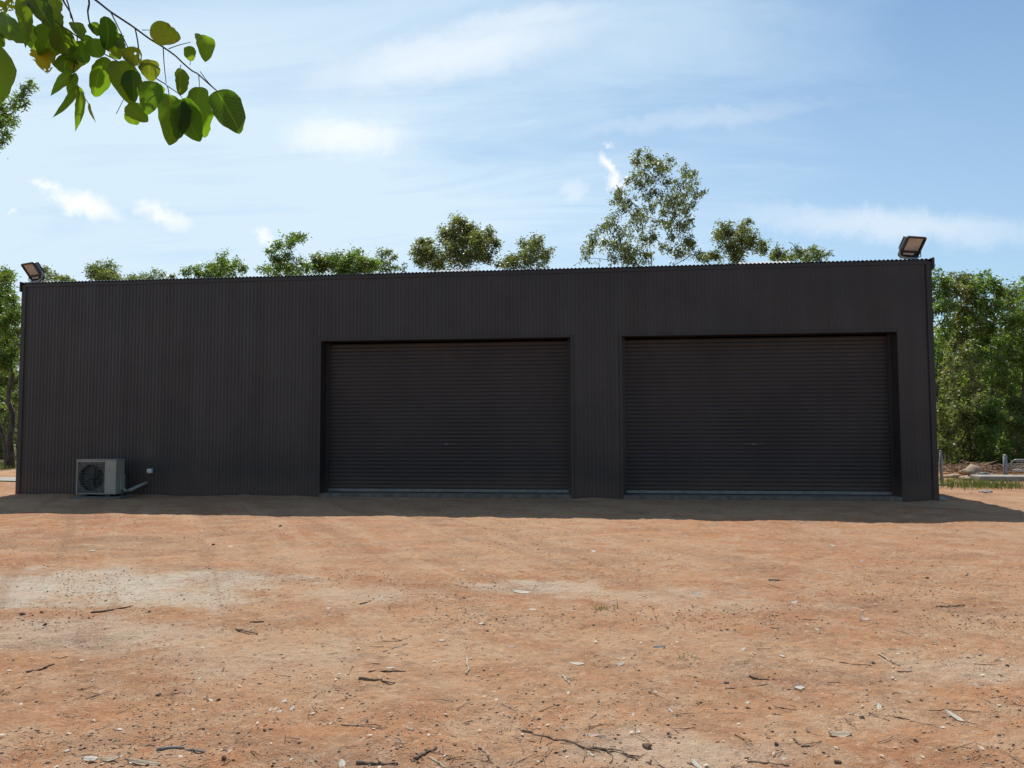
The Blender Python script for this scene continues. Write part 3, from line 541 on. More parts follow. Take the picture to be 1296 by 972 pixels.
# ------------------------------------------------------------------ fence, gate, kerb and rubble right of the shed
def post(px, py0, py1, r, label):
    g = g_at(px, py0); h = at(px, py1, g[1])[2]; m = MB(); m.tube([(0, 0, -.15), (0, 0, h-g[2])], r, 10); m.tube([(0, 0, h-g[2]-.004), (0, 0, h-g[2]+.03)], [r*1.12, r*.7], 10)
    o = empty('fence_post', (g[0], g[1], g[2]), label, 'post', 'metal fence posts right of the shed'); link('pipe', m.mesh('pipe'), GALV, o)
    f = box_obj('concrete_footing', (-.16, .22, -.12, .12, -.10, .035), CONC, o, .02); return g, h
post(1192, 614, 572, .035, 'thin grey pipe post standing just off the right corner of the shed')
g, h = post(1273, 606, 577, .05, 'thicker grey metal gate post before the shrubs')
gate = empty('pipe_gate', (g[0]+.14, g[1], 0), 'grey pipe gate with wire mesh hung on the thicker gate post', 'gate')
m = MB(); Lg = 3.2; zt, zb = h-.10, .22
m.tube([(0, 0, zb), (0, 0, zt-.10), (.03, 0, zt-.03), (.12, 0, zt), (Lg, 0, zt)], .022, 8); m.tube([(0, 0, zb), (Lg, 0, zb), (Lg, 0, zt)], .022, 8); link('frame', m.mesh('frame'), GALV, gate)
m = MB()
for k in range(1, 16): m.tube([(k*Lg/16, 0, zb), (k*Lg/16, 0, zt)], .003, 4)
for k in range(1, 6): m.tube([(0, 0, zb+k*(zt-zb)/6), (Lg, 0, zb+k*(zt-zb)/6)], .003, 4)
link('wire_mesh', m.mesh('wire_mesh'), GALV, gate)
m = MB()
for z in (zb+.1, zt-.15): m.tube([(-.12, 0, z), (0, 0, z)], .015, 6)
link('hinge', m.mesh('hinge'), GALV, gate)
a, b = g_at(1240, 609), g_at(1300, 611)
bm = bmesh.new(); box(bm, 0, 6.5, -.05, .55, -.1, .13, .02); kb = link('concrete_kerb', bm_mesh('concrete_kerb', bm), CONC); kb.location = (a[0], a[1], 0); kb.rotation_euler = (0, 0, rad(-3)); tag(kb, 'low pale concrete kerb running in front of the pipe gate', 'kerb')
def rock_mesh(r, sq=(1, 1, .7), seed=0, sub=2, rough=.38):
    bm = bmesh.new(); bmesh.ops.create_icosphere(bm, subdivisions=sub, radius=1.0); q = np.random.default_rng(seed); ph = q.uniform(0, 6, 9)
    for v in bm.verts:
        c = v.co; k = 1+rough*(math.sin(c.x*2.7+ph[0])*math.sin(c.y*2.3+ph[1])+.6*math.sin(c.z*4.1+ph[2]+c.x*3)+.3*math.sin(c.y*7+ph[3])); v.co = (c.x*r*sq[0]*k, c.y*r*sq[1]*k, c.z*r*sq[2]*k)
    return bm_mesh('rock', bm, sub > 1)
def put_rock(px, py, r, mat, label, name='stone', group='loose stones on the dirt', sq=(1, .9, .6), seed=0, cat='stone'):
    g = g_at(px, py); o = link(name, rock_mesh(r, sq, seed), mat); o.location = (g[0], g[1], g[2]+r*sq[2]*.45); o.rotation_euler = (0, 0, seed*1.3); return tag(o, label, cat, group)
put_rock(1191, 633.5, .12, CONC, 'pale concrete lump at the foot of the shed right corner', 'concrete_lump', None, (1.6, .8, .4), 3, 'rubble')
HR = 'boulders at the edge of the bush'
put_rock(1229, 602, .26, STICKS['rock'], 'brown rounded boulder below the shrubs left of the kerb', 'boulder', HR, (1.25, .9, .6), 5, 'boulder')
put_rock(1243, 604, .2, STICKS['grey'], 'grey boulder between the brown boulder and the kerb end', 'boulder', HR, (1.3, .8, .5), 8, 'boulder')
put_rock(1222, 607, .15, STICKS['rock'], 'smaller tan rock in front of the brown boulder', 'boulder', HR, (1.5, .8, .4), 11, 'boulder')
put_rock(1206, 605, .14, STICKS['rock'], 'small rock between the thin post and the brown boulder', 'boulder', HR, (1.4, .8, .5), 14, 'boulder')
def scatter_stuff(name, n, fn, mat, label, cat):
    V, Q = [], []; k = 0
    for _ in range(n):
        v, q = fn(); V.append(v); Q.append(np.asarray(q)+k); k += len(v)
    o = link(name, np_mesh(name, np.vstack(V), np.vstack(Q), rng.random(sum(len(q) for q in Q))), mat); return tag(o, label, cat, None, 'stuff')
OCT = np.array([(1,0,0),(0,1,0),(-1,0,0),(0,-1,0),(0,0,1),(0,0,-1)], float)
OQ = np.array([(0,1,4),(1,2,4),(2,3,4),(3,0,4),(1,0,5),(2,1,5),(3,2,5),(0,3,5)])
def pebble(px, py, r):
    g = on_ground(px, py); z = float(height(g[0], g[1])); v = OCT*r*rng.uniform(.5, 1.2, (6, 1)); t = rng.uniform(0, 6.3); c, s = math.cos(t), math.sin(t)
    v = np.c_[v[:, 0]*c-v[:, 1]*s, v[:, 0]*s+v[:, 1]*c, v[:, 2]*.65]; return v+np.array([g[0], g[1], z+r*.12]), OQ
scatter_stuff('white_gravel', 40, lambda: pebble(rng.normal(1246, 6), rng.normal(622, 1.4), rng.uniform(.03, .07)), CONC, 'scatter of white broken gravel on the dirt beyond the shed right corner', 'gravel')
def blade(p, h, w, lean):
    t = rng.uniform(0, 6.3); d = np.array([math.cos(t), math.sin(t), 0]); s = np.array([-d[1], d[0], 0])*w; m_ = p+d*lean*.35+np.array([0, 0, h*.6]); e = p+d*lean+np.array([0, 0, h])
    return np.array([p-s, p+s, m_+s*.7, m_-s*.7, e+s*.1, e-s*.1]), np.array([(0,1,2,3),(3,2,4,5)])
def grass_patch(xr, yr, n, h, name, label, mat=GRASS):
    def f():
        x, y = rng.normal(xr[0], xr[1]), rng.normal(yr[0], yr[1]); return blade(np.array([x, y, float(height(x, y))-.01]), h*rng.uniform(.4, 1.1), .006, h*rng.uniform(.1, .8))
    return scatter_stuff(name, n, f, mat, label, 'grass')
g = g_at(1245, 616); grass_patch((g[0], .6), (g[1], .35), 1300, .16, 'grass', 'green grass growing in front of the concrete kerb')
g = g_at(1212, 609); grass_patch((g[0], .8), (g[1], .6), 700, .12, 'dry_grass', 'thin dry grass around the foot of the grey pipe post')
g = g_at(8, 590); grass_patch((g[0], 1.2), (g[1], 1.4), 2600, .20, 'grass', 'strip of sunlit grass under the trees left of the shed')
a = g_at(-30, 607); pth = np_mesh('path', *(lambda u: (np.vstack([np.c_[u, a[1]-.5+.25*vnoise(u*.8, u*0, 21), np.full(len(u), .03)], np.c_[u, a[1]+.9+.4*vnoise(u*.7, u*0+4, 22), np.full(len(u), .03)]]), np.stack([np.arange(len(u)-1), np.arange(1, len(u)), len(u)+np.arange(1, len(u)), len(u)+np.arange(len(u)-1)], -1)))(np.linspace(-14, -.3, 60)))
for vtx in pth.vertices: vtx.co.z = max(float(height(vtx.co.x, vtx.co.y)), 0)+.025
po = link('path', pth, CONC); tag(po, kind='structure')
for px, py, lab, mt, seed in ((763, 771, 'small green grass tuft alone in the middle of the dirt yard', GRASS, 1), (870, 834, 'tiny yellowish grass tuft right of the yard centre in the foreground', GRASS, 2)):
    g = g_at(px, py); V, Q, k = [], [], 0
    for _ in range(24 if seed == 1 else 16):
        v, q = blade(rng.normal(size=3)*np.array([.05, .03, 0]), (.075 if seed == 1 else .035)*rng.uniform(.4, 1.1), .0035, .10*rng.uniform(.2, 1)); V.append(v); Q.append(q+k); k += 6
    o = link('grass_tuft', np_mesh('grass_tuft', np.vstack(V), np.vstack(Q), rng.uniform(.2, .9, k//3)), mt); o.location = (g[0], g[1], g[2]-.005); tag(o, lab, 'grass tuft', 'grass tufts in the yard')

# ------------------------------------------------------------------ litter on the yard
def lay(px, py, lift): g = g_at(px, py); return np.array([g[0], g[1], float(height(g[0], g[1]))+lift])
def stick(pts, d, tone, label, forks=()):
    d *= .68
    P = np.array([lay(a, b, d*.22) for a, b in pts]); O = P[0].copy(); n = max(7, 4*len(P)); t = np.linspace(0, len(P)-1, n); Q = np.stack([np.interp(t, np.arange(len(P)), P[:, k]) for k in range(3)], -1)
    L = np.linalg.norm(P[-1]-P[0]); Q[1:-1] += rng.normal(size=(n-2, 3))*np.array([1, 1, .25])*min(.012*L+d*.12, .02)
    R = d/2*np.linspace(1.05, .62, n)*rng.uniform(.82, 1.15, n); m = MB(); m.tube(Q-O, R, 7)
    for q, px, py in forks:
        b = lay(px, py, d*.3); s = Q[int(q*(n-1))]; m.tube(bend(s, b, .1, 5)-O, np.linspace(d*.28, d*.1, 5), 5)
    if L > .12 and not forks:
        s = Q[n//2]; e = s + np.array([rng.normal()*.02, rng.normal()*.02, .012]); m.tube(np.array([s, (s+e)/2, e])-O, [d*.3, d*.22, d*.14], 5)
    o = link('fallen_stick', m.mesh('fallen_stick'), STICKS[tone]); o.location = O; return tag(o, label, 'stick', 'sticks lying on the dirt yard')
def blade_mesh(L, w, curl, roll, seed, ragged=0.0, thick=.0012):
    q = np.random.default_rng(seed); nu, nv = 9, 5; V = []
    for i in range(nu):
        t = i/(nu-1); ww = w/2*(math.sin(math.pi*(t*.92+.04))**.75)*(1+ragged*q.normal()*.5)
        for j in range(nv):
            s = (j-(nv-1)/2)/((nv-1)/2); V.append((L*(t-.5), ww*s+.05*w*math.sin(3*t+seed), curl*L*(t-.35)**2*1.2 + roll*w*s*s + q.normal()*.02*w))
    V = np.array(V); V[:, 2] -= V[:, 2].min(); F_ = [(i*nv+j, (i+1)*nv+j, (i+1)*nv+j+1, i*nv+j+1) for i in range(nu-1) for j in range(nv-1)]; n = len(V)
    V2 = np.vstack([V, V+np.array([0, 0, thick])]); Fq = [tuple(reversed(f)) for f in F_]+[tuple(k+n for k in f) for f in F_]
    rim = [j*1 for j in range(nv)]+[i*nv+nv-1 for i in range(1, nu)]+[(nu-1)*nv+j for j in range(nv-2, -1, -1)]+[i*nv for i in range(nu-2, 0, -1)]
    Fq += [(rim[k], rim[(k+1) % len(rim)], rim[(k+1) % len(rim)]+n, rim[k]+n) for k in range(len(rim))]
    return np_mesh('blade', V2, np.array(Fq), None, True)
seedc = [100]
def flat(kind, px, py, Lpx, wr, ang, tone, label, curl=.10, roll=-.10, ragged=.1, thick=.0012):
    seedc[0] += 1; p = lay(px, py, .003); D = np.dot(p-CAM, FX); L = Lpx/F*D; o = link(kind, blade_mesh(L, L*wr, curl, roll, seedc[0], ragged, thick), STICKS[tone]); o.location = p
    o.rotation_euler = (Matrix.Rotation(.22+abs(rng.normal())*.16, 3, 'X') @ Matrix.Rotation(rng.normal()*.06, 3, 'Y') @ Matrix.Rotation(rad(ang), 3, 'Z')).to_euler(); return tag(o, label, {'dead_leaf': 'leaf', 'bark_piece': 'bark'}[kind], {'dead_leaf': 'dry leaves lying on the dirt yard', 'bark_piece': 'bark pieces lying on the dirt yard'}[kind])
# sticks
stick([(299,796),(326,803)], .026, 'brown', 'short straight brown stick lying alone in the left half of the yard')
stick([(34,851),(50,848),(68,841)], .022, 'dark', 'dark crooked twig near the left edge of the yard')
stick([(3,880),(27,869)], .012, 'dark', 'thin dark twig at the very left edge of the yard')
stick([(115,776),(140,773),(166,768)], .022, 'dark', 'dark stick lying across the pale patch on the left')
stick([(199,949),(221,946),(258,953)], .022, 'grey', 'bent pale grey stick near the bottom edge on the left')
stick([(316,788),(334,787)], .018, 'dark', 'small dark twig just behind the straight brown stick')
stick([(454,859),(480,861),(500,865)], .022, 'brown', 'brown stick just below the dark stick with the white leaf')
stick([(467,851),(490,850),(513,850)], .020, 'dark', 'dark stick left of centre with a white leaf on its far side')
stick([(590,834),(593,843),(591,854)], .026, 'pale', 'pale upright-looking stick pointing towards the camera at yard centre')
stick([(713,856),(716,860),(721,866)], .022, 'pale', 'short pale stub of wood with a dark end right of centre')
stick([(432,917),(460,919),(484,923)], .012, 'brown', 'long thin brown twig above the dark log at the bottom')
stick([(452,966),(478,968),(503,968)], .026, 'dark', 'thick dark log-like stick at the bottom edge left of centre')
stick([(523,962),(538,955),(552,947)], .026, 'dark', 'dark slanted stick rising to the right beside the thick dark one')
stick([(544,960),(556,967),(564,973)], .020, 'pale', 'pale stick sloping down right at the bottom edge below the dark slanted one')
stick([(607,944),(618,958),(631,973)], .022, 'brown', 'brown stick sloping to the bottom edge right of the dark slanted one')
stick([(661,926),(700,936),(740,945),(770,951),(800,960),(824,968)], .020, 'dark', 'longest dark fallen branch with side twigs at the bottom centre', [(.45,760,953),(.55,790,952),(.62,775,962),(.70,812,958)])
stick([(1112,829),(1125,836),(1139,843)], .018, 'pale', 'pale thin stick on the right half of the yard above the bark chip')
stick([(948,856),(960,858),(973,861)], .020, 'dark', 'dark short stick right of centre beside the flat pale chip')
stick([(918,872),(945,868),(973,866)], .009, 'brown', 'very thin brown twig just below the dark short stick')
stick([(1185,768),(1200,768),(1221,766)], .020, 'dark', 'dark twig far out on the right side of the yard')
stick([(973,735),(987,735)], .030, 'grey', 'stubby grey stick far back in front of the right door')
stick([(946,965),(970,966),(999,969)], .016, 'brown', 'brown stick along the bottom edge right of centre')
stick([(1176,899),(1210,899),(1240,901)], .008, 'brown', 'long hair-thin twig behind the pale bark chip on the right')
stick([(1211,904),(1224,911),(1236,919)], .008, 'pale', 'straw-thin pale stem right of the pale bark chip')
stick([(1120,907),(1136,908),(1151,911)], .012, 'dark', 'dark thin twig left of the pale bark chip')
stick([(634,890),(644,895),(654,900)], .007, 'pale', 'straw-coloured stem left of two in the middle foreground')
stick([(661,899),(670,905),(676,910)], .007, 'pale', 'straw-coloured stem right of two in the middle foreground')
stick([(484,814),(500,812),(516,808)], .010, 'brown', 'faint thin twig in the middle of the left yard')
stick([(485,825),(500,820),(516,814)], .008, 'grey', 'faint grey twig just below the faint brown one')
stick([(1005,936),(1010,941),(1016,945)], .018, 'dark', 'short dark stick left of the large pale bark piece')
stick([(502,933),(508,938),(514,945)], .008, 'pale', 'thin straw pointing down above the dark slanted stick')
stick([(1062,838),(1080,842),(1102,842)], .009, 'dark', 'thin bowed twig left of the pale thin stick')
stick([(1135,850),(1154,850)], .012, 'brown', 'small brown twig right below the pale thin stick')
stick([(455,765),(463,764),(470,761)], .016, 'dark', 'small dark crooked twig on the faint pale patch left of centre')
# bark pieces
BK = dict(curl=.08, roll=-.14, ragged=.22, thick=.004)
flat('bark_piece', 115, 961, 24, .36, -6, 'white', 'fat pale pod-like bark piece at the bottom left', **BK)
flat('bark_piece', 140, 962, 26, .28, 5, 'pale', 'tan bark strip touching the fat pale pod-like piece', **BK)
flat('bark_piece', 182, 966, 52, .14, -5, 'pale', 'long narrow pale bark strip at the bottom left edge', **BK)
flat('bark_piece', 1063, 930, 28, .40, 2, 'pale', 'large curled pale bark piece on the right foreground', **BK)
flat('bark_piece', 1208, 909, 26, .26, -62, 'white', 'upright pale bark chip with a dark end near the right edge', **BK)
flat('bark_piece', 881, 969, 20, .34, -55, 'white', 'bright bark chip cut by the bottom edge right of centre', **BK)
flat('bark_piece', 433, 968, 14, .6, -60, 'white', 'bleached bark flake at the bottom edge left of the thick dark stick', **BK)
flat('bark_piece', 834, 820, 15, .5, 8, 'grey', 'dark grey curled bark piece in the middle distance right of centre', **BK)
flat('bark_piece', 660, 750, 26, .25, 0, 'white', 'bright pale strip on the silty patch at yard centre', **BK)
flat('bark_piece', 125, 749, 13, .3, 0, 'white', 'pale strip of bark on the pale patch at left', **BK)
flat('bark_piece', 613, 777, 12, .4, 85, 'pale', 'small upright pale bark chip behind yard centre', **BK)
flat('bark_piece', 1011, 872, 14, .55, 2, 'white', 'flat pale squarish chip on the right half of the yard', .1, .1, .1, .008)
# leaves
LF = [(360,888,8,.6,40,'white','curled white leaf at the top of the cluster of five on the left'), (370,897,9,.5,80,'white','white leaf standing furthest right of the cluster of five'), (348,898,8,.5,60,'white','white leaf in the middle of the cluster of five on the left'),
 (354,901,8,.6,30,'white','white leaf lowest in the cluster of five on the left'), (342,899,6,.6,100,'white','white leaf furthest left of the cluster of five'),
 (494,846,11,.3,2,'white','bright white leaf against the dark stick left of centre'), (559,811,9,.4,-5,'white','small pale leaf alone left of the pale upright stick'), (647,819,12,.35,10,'pink','pinkish leaf right of the pale upright stick'),
 (730,840,19,.28,0,'white','largest pale leaf lying flat right of yard centre'), (785,841,12,.35,10,'white','narrow pale leaf right of the largest pale one'), (749,931,20,.3,-8,'pink','tan leaf just above the longest dark branch'),
 (763,933,8,.5,0,'grey','grey leaf touching the tan leaf above the longest branch'), (712,922,9,.4,-50,'pale','small curled leaf left of the tan leaf'), (749,956,8,.5,-40,'white','small white leaf below the longest dark branch'), (520,923,9,.5,20,'pale','small tan leaf above the dark slanted stick'),
 (1053,691,7,.6,0,'white','white leaf far back in front of the right door'), (1089,710,8,.7,20,'pink','pinkish leaf beyond the pale ones right of the yard'), (881,752,11,.4,-15,'white','pale leaf with a dark edge far back right of centre'),
 (1005,763,12,.35,30,'white','crescent shaped pale leaf far back on the right'), (1095,784,12,.6,0,'pink','crumpled leaf in the small heap on the right'), (1090,781,9,.5,60,'pale','upper leaf of the small heap on the right'), (1034,797,8,.4,-30,'white','pale leaf with a dark shadow left of the small heap'),
 (868,712,8,.5,10,'pink','faint pinkish leaf far back right of centre'), (1112,895,12,.5,70,'white','curled white leaf standing above the large pale bark piece'), (946,890,7,.6,30,'white','white leaf beside a stone in the right foreground'), (941,822,7,.6,20,'white','small white leaf in the middle right of the yard'),
 (990,831,9,.35,-40,'white','narrow white leaf right of the small white one'), (674,772,10,.4,0,'white','pale leaf with a dark side behind yard centre'), (751,698,7,.7,0,'white','bright white leaf on the gravel band far back'), (586,722,7,.4,0,'white','tiny white leaf far back left of the gravel band'),
 (483,757,6,.6,60,'white','tiny pale leaf on the faint pale patch'), (609,791,7,.7,0,'white','small pale leaf below the upright bark chip'), (117,698,8,.4,0,'white','white leaf far back before the left end of the shed'), (292,691,9,.35,0,'white','white leaf far back left of the first roller door'),
 (416,769,8,.4,0,'white','pale leaf alone in the middle left of the yard'), (817,684,9,.3,0,'pink','pale leaf near the shed shadow right of centre'), (849,900,9,.3,-60,'white','thin white leaf in the right middle foreground'), (253,859,6,.6,20,'white','small white leaf over the gravelly ground at left'),
 (419,916,6,.6,60,'white','small white leaf right of the cluster of five'), (85,951,6,.7,50,'white','small white leaf above the fat pale pod-like bark'), (1021,943,8,.4,10,'pale','pale leaf beside the short dark stick on the right')]
for a in LF: flat('dead_leaf', *a)
for k, (px, py, rp, t, lab) in enumerate(((29,778,5,'stone','dark stone left of a row of three near the left edge'), (53,776,3.5,'stone','dark stone in the middle of a row of three near the left edge'), (57,791,4,'stone','dark stone nearest the camera of three near the left edge'), (358,690,3,'stone','small dark stone far back left of the first door'),
   (270,690,3,'stone','small dark stone far back furthest left before the shed'), (355,666,3,'stone','small dark stone close to the edge of the shed shadow'), (277,886,4,'stone','dark round stone left of the white leaf cluster'), (200,880,4.5,'stone','flat dark stone on the gravelly ground at left'),
   (284,960,5,'stone','dark clod near the bottom edge right of the bent grey stick'), (819,946,8,'stone','dark grey stone near the right end of the longest branch'), (1090,908,5,'rock','tan stone above the large pale bark piece'), (947,897,3.5,'stone','dark stone touching a white leaf in the right foreground'),
   (919,865,4,'stone','dark clod left of the dark short stick'), (1060,965,5,'stone','dark stone near the bottom edge right of centre'), (983,942,4.5,'stone','dark stone left of the short dark stick on the right'), (1173,732,3,'stone','small dark stone far back on the right'),
   (846,928,3.5,'rock','pale pebble right of the tan leaf'))):
    D = np.dot(on_ground(px, py)-CAM, FX); put_rock(px, py, rp*.72/F*D, STICKS[t], lab, seed=20+k)
# uncountable grit, leaf scraps and straws
def grit():
    while True:
        px, py = rng.uniform(-60, 1356), 648+(rng.random()**.75)*345; v = vnoise(np.array(px*.012), np.array(py*.03), 31)+vnoise(np.array(px*.04), np.array(py*.09), 32)*.6
        w = .25+1.6*v + .8*math.exp(-((px-200)/170)**2-((py-910)/60)**2) + .5*math.exp(-((px-640)/60)**2-((py-672)/18)**2) + .5*math.exp(-((px-800)/60)**2-((py-710)/14)**2)
        if rng.random() < w: break
    return pebble(px, py, min(.0028*(1+rng.pareto(2.9)), .012))
def midgrit():
    while True:
        px, py = rng.uniform(-40, 1336), rng.uniform(640, 800); v = vnoise(np.array(px*.010), np.array(py*.045), 61)+vnoise(np.array(px*.03), np.array(py*.11), 62)*.6
        if rng.random() < .22+1.5*v+.5*math.exp(-((px-640)/70)**2-((py-675)/20)**2)+.5*math.exp(-((px-800)/60)**2-((py-712)/14)**2): break
    return pebble(px, py, min(.0045*(1+rng.pareto(3.4)), .013))
scatter_stuff('gravel', 5200, midgrit, STICKS['rock'], 'fine tan gravel over the far half of the dirt yard', 'gravel')
scatter_stuff('dark_gravel', 4200, midgrit, STICKS['stone'], 'dark grit over the far half of the dirt yard', 'gravel')
scatter_stuff('gravel', 12000, grit, STICKS['rock'], 'fine loose gravel strewn over the red dirt', 'gravel')
scatter_stuff('dark_gravel', 1500, grit, STICKS['stone'], 'dark ironstone grit strewn over the red dirt', 'gravel')
def scrap():
    px, py = rng.uniform(-40, 1336), 660+(rng.random()**.7)*330; g = on_ground(px, py); z = float(height(g[0], g[1])); L, w = rng.uniform(.012, .035), rng.uniform(.005, .012); t = rng.uniform(0, 6.3)
    d, s = np.array([math.cos(t), math.sin(t), rng.normal()*.25]), np.array([-math.sin(t), math.cos(t), rng.normal()*.25]); p = np.array([g[0], g[1], z+.006])
    return np.array([p, p+d*L*.5+s*w, p+d*L, p+d*L*.5-s*w]), np.array([(0, 1, 2, 3)])
scatter_stuff('pale_leaf_scraps', 230, scrap, STICKS['white'], 'tiny bleached leaf scraps scattered over the dirt', 'leaf litter')
scatter_stuff('brown_leaf_scraps', 650, scrap, STICKS['brown'], 'tiny brown leaf scraps scattered over the dirt', 'leaf litter')
def straw():
    while True:
        px, py = rng.uniform(-40, 1336), 700+(rng.random()**.6)*290
        if rng.random() < .35+.65*math.exp(-((px-560)/260)**2-((py-965)/40)**2): break
    a = lay(px, py, .003); t = rng.uniform(0, 6.3); L = rng.uniform(.03, .14); b = a+np.array([math.cos(t)*L, math.sin(t)*L, rng.uniform(0, .012)]); b[2] += float(height(b[0], b[1])-height(a[0], a[1]))
    v, q = tube([a, (a+b)/2+rng.normal(size=3)*.004, b], [.0022, .002, .0012], 4, False); return v, q
scatter_stuff('twig_litter', 150, straw, STICKS['brown'], 'fine dry twigs and straws scattered over the dirt', 'twig litter')
scatter_stuff('dark_twig_litter', 50, straw, STICKS['dark'], 'fine dark twigs scattered over the dirt', 'twig litter')
g0 = g_at(1232, 600)
def debris():
    a = np.array([rng.normal(g0[0], 1.6), rng.normal(g0[1]+.2, .5), 0]); a[2] = max(0, .28*math.exp(-((a[0]-g0[0])/1.6)**2-((a[1]-g0[1])/.7)**2))*rng.uniform(.2, 1)+.03; d = rng.normal(size=3)*np.array([.35, .35, .12])
    return tube([a, a+d*.5+rng.normal(size=3)*.02, a+d], [.014, .011, .006], 4, False)
scatter_stuff('branch_debris', 260, debris, STICKS['brown'], 'heap of dry branches along the edge of the bush right of the shed', 'debris')

# ------------------------------------------------------------------ the tree whose branch hangs into the top left
def near_leaf_mat():
    m, T, b = material('near_leaf'); t = T.node('ShaderNodeObjectInfo').outputs['Random']; uv = T.node('ShaderNodeAttribute', attribute_name='leafuv').outputs['Vector']
    sep = T.node('ShaderNodeSeparateXYZ'); T.put(sep.inputs[0], uv); a = T.math('ABSOLUTE', sep.outputs[1]); co = T.node('ShaderNodeTexCoord').outputs['Object']
    age = T.node('ShaderNodeAttribute', attribute_name='age', attribute_type='OBJECT').outputs['Fac']
    c = T.mix(t, (0.015, 0.034, 0.007), (0.045, 0.082, 0.014))
    vein = T.math('FRACT', T.math('SUBTRACT', T.math('MULTIPLY', sep.outputs[0], 11.0), T.math('MULTIPLY', a, 3.2))); vm = T.math('MULTIPLY', T.rng(T.math('ABSOLUTE', T.math('SUBTRACT', vein, .5)), .38, .5), .35)
    mid = T.rng(a, .02, .07, .8, 0); c = T.mix(T.math('MAXIMUM', vm, mid), c, (0.050, 0.080, 0.022))
    c = T.mix(T.math('MULTIPLY', age, .8), c, (0.10, 0.085, 0.020))
    sp = T.noise(co, 150.0, 3, .6); sp2 = T.noise(co, 45.0, 4, .6); th = T.math('SUBTRACT', .74, T.math('MULTIPLY', age, .16))
    c = T.mix(T.math('MULTIPLY', T.rng(T.math('SUBTRACT', T.math('MAXIMUM', T.math('MULTIPLY', sp, .97), sp2), th), 0, .05), .9), c, (0.085, 0.040, 0.016))
    T.put(b.inputs['Base Color'], c); b.inputs['Roughness'].default_value = .5; b.inputs['Specular IOR Level'].default_value = .3
    tr = T.node('ShaderNodeBsdfTranslucent'); T.put(tr.inputs[0], T.mix(1.0, c, (5.6, 6.0, 1.0), 'MULTIPLY'))
    mx = T.node('ShaderNodeMixShader'); mx.inputs[0].default_value = .55; T.l.new(b.outputs[0], mx.inputs[1]); T.l.new(tr.outputs[0], mx.inputs[2]); T.l.new(mx.outputs[0], T.n['Material Output'].inputs[0])
    bump(T, b, T.math('ADD', vm, T.math('MULTIPLY', sp2, .5)), .3, .002); return m
NEAR = near_leaf_mat()
tx, ty = CAM[0]-2.4, CAM[1]+.15; tz = float(height(tx, ty))
gum = empty('overhanging_gum_tree', (tx, ty, tz), 'leafy gum branch hanging into the top left of the view on a dark twig', 'tree'); OG = np.array([tx, ty, tz])
k_ = 3.888; D0 = 1.35
def np_(cx, cy, D=D0): return at_depth(cx/k_, cy/k_, D)-OG
m = MB(); trunk = np.array([(0, 0, -.1), (.03, -.02, 1.0), (-.02, -.08, 2.2), (.05, -.16, 3.6), (.0, -.3, 5.2)]); t = np.linspace(0, 4, 17)
m.tube(np.stack([np.interp(t, range(5), trunk[:, k]) for k in range(3)], -1), np.linspace(.13, .05, 17), 10); link('trunk', m.mesh('trunk'), BARK, gum)
m = MB(); mainpts = [(470, 0), (540, 55), (600, 95), (660, 135), (735, 190), (800, 230), (860, 272), (900, 310), (945, 348), (975, 365), (1030, 415), (1065, 445)]
m_ends = [np_(*q) for q in mainpts]; up0 = np_(300, -120, 1.345)
src = np.array([(-.02, -.08, 2.2), (.5, .25, 2.65)]) ; mid_ = np_(-420, -420, 1.35); start = [src[0], src[1], mid_, np_(40, -250, 1.345), up0]
P = np.array(start+m_ends); R = np.concatenate([[.03, .012, .007, .004, .0026], np.linspace(.0019, .0011, len(m_ends))]); 
def smooth(P, R, n):
    P = np.asarray(P); t = np.linspace(0, len(P)-1, n); i0 = np.clip(t.astype(int), 0, len(P)-2); f = (t-i0)[:, None]; g = lambda i: P[np.clip(i, 0, len(P)-1)]
    a, b, c, d = g(i0-1), g(i0), g(i0+1), g(i0+2); Q = .5*(2*b+(c-a)*f+(2*a-5*b+4*c-d)*f**2+(3*b-a-3*c+d)*f**3); return Q, np.interp(t, range(len(P)), R)
m.tube(*smooth(P, R, 60), 7)
def twig(pts, r0, r1=None, D=D0, D1=None):
    n = len(pts); D1 = D if D1 is None else D1; Q = [np_(x, y, D+(D1-D)*i/(n-1)) for i, (x, y) in enumerate(pts)]; m.tube(*smooth(Q, np.linspace(r0, r1 or r0*.6, n), 4*n), 6)
twig([(545, 60), (590, 150), (635, 245)], .0013, .0008, D0, D0-.02); twig([(665, 140), (680, 220), (690, 325), (745, 370), (790, 400), (822, 422), (832, 466)], .0013, .0008, D0, D0-.03)
twig([(803, 235), (808, 320), (818, 410)], .001); twig([(700, 148), (738, 148)], .0008); twig([(830, 240), (880, 222), (938, 208)], .0009); twig([(978, 370), (982, 430)], .0009)
twig([(890, 320), (885, 340)], .0008); twig([(935, 320), (942, 250)], .0006); twig([(985, 352), (1020, 400), (1066, 447)], .0008, .0008, D0-.005); twig([(822, 422), (880, 462), (900, 490)], .0009)
twig([(640, 250), (665, 225)], .0006); twig([(655, 260), (690, 320)], .0006)
lsrc = [(200, -220), (260, -120)]
twig(lsrc+[(310, 0), (345, 60), (362, 112)], .0022, .0012, 1.33, 1.30); twig(lsrc+[(328, 0), (350, 90)], .0018, .001, 1.33, 1.29); twig([(260, -120), (425, -20), (432, 60), (440, 110), (458, 155)], .0020, .0012, 1.33, 1.33)
twig([(200, -100), (255, 60), (275, 105), (345, 155), (410, 200), (500, 258), (560, 290), (600, 315)], .0016, .0009, 1.28, 1.31); twig([(362, 112), (380, 180), (370, 290), (362, 365), (392, 440), (400, 480)], .001, .0007, 1.30); twig([(395, 470), (430, 500), (470, 600)], .0008, .0005, 1.3)
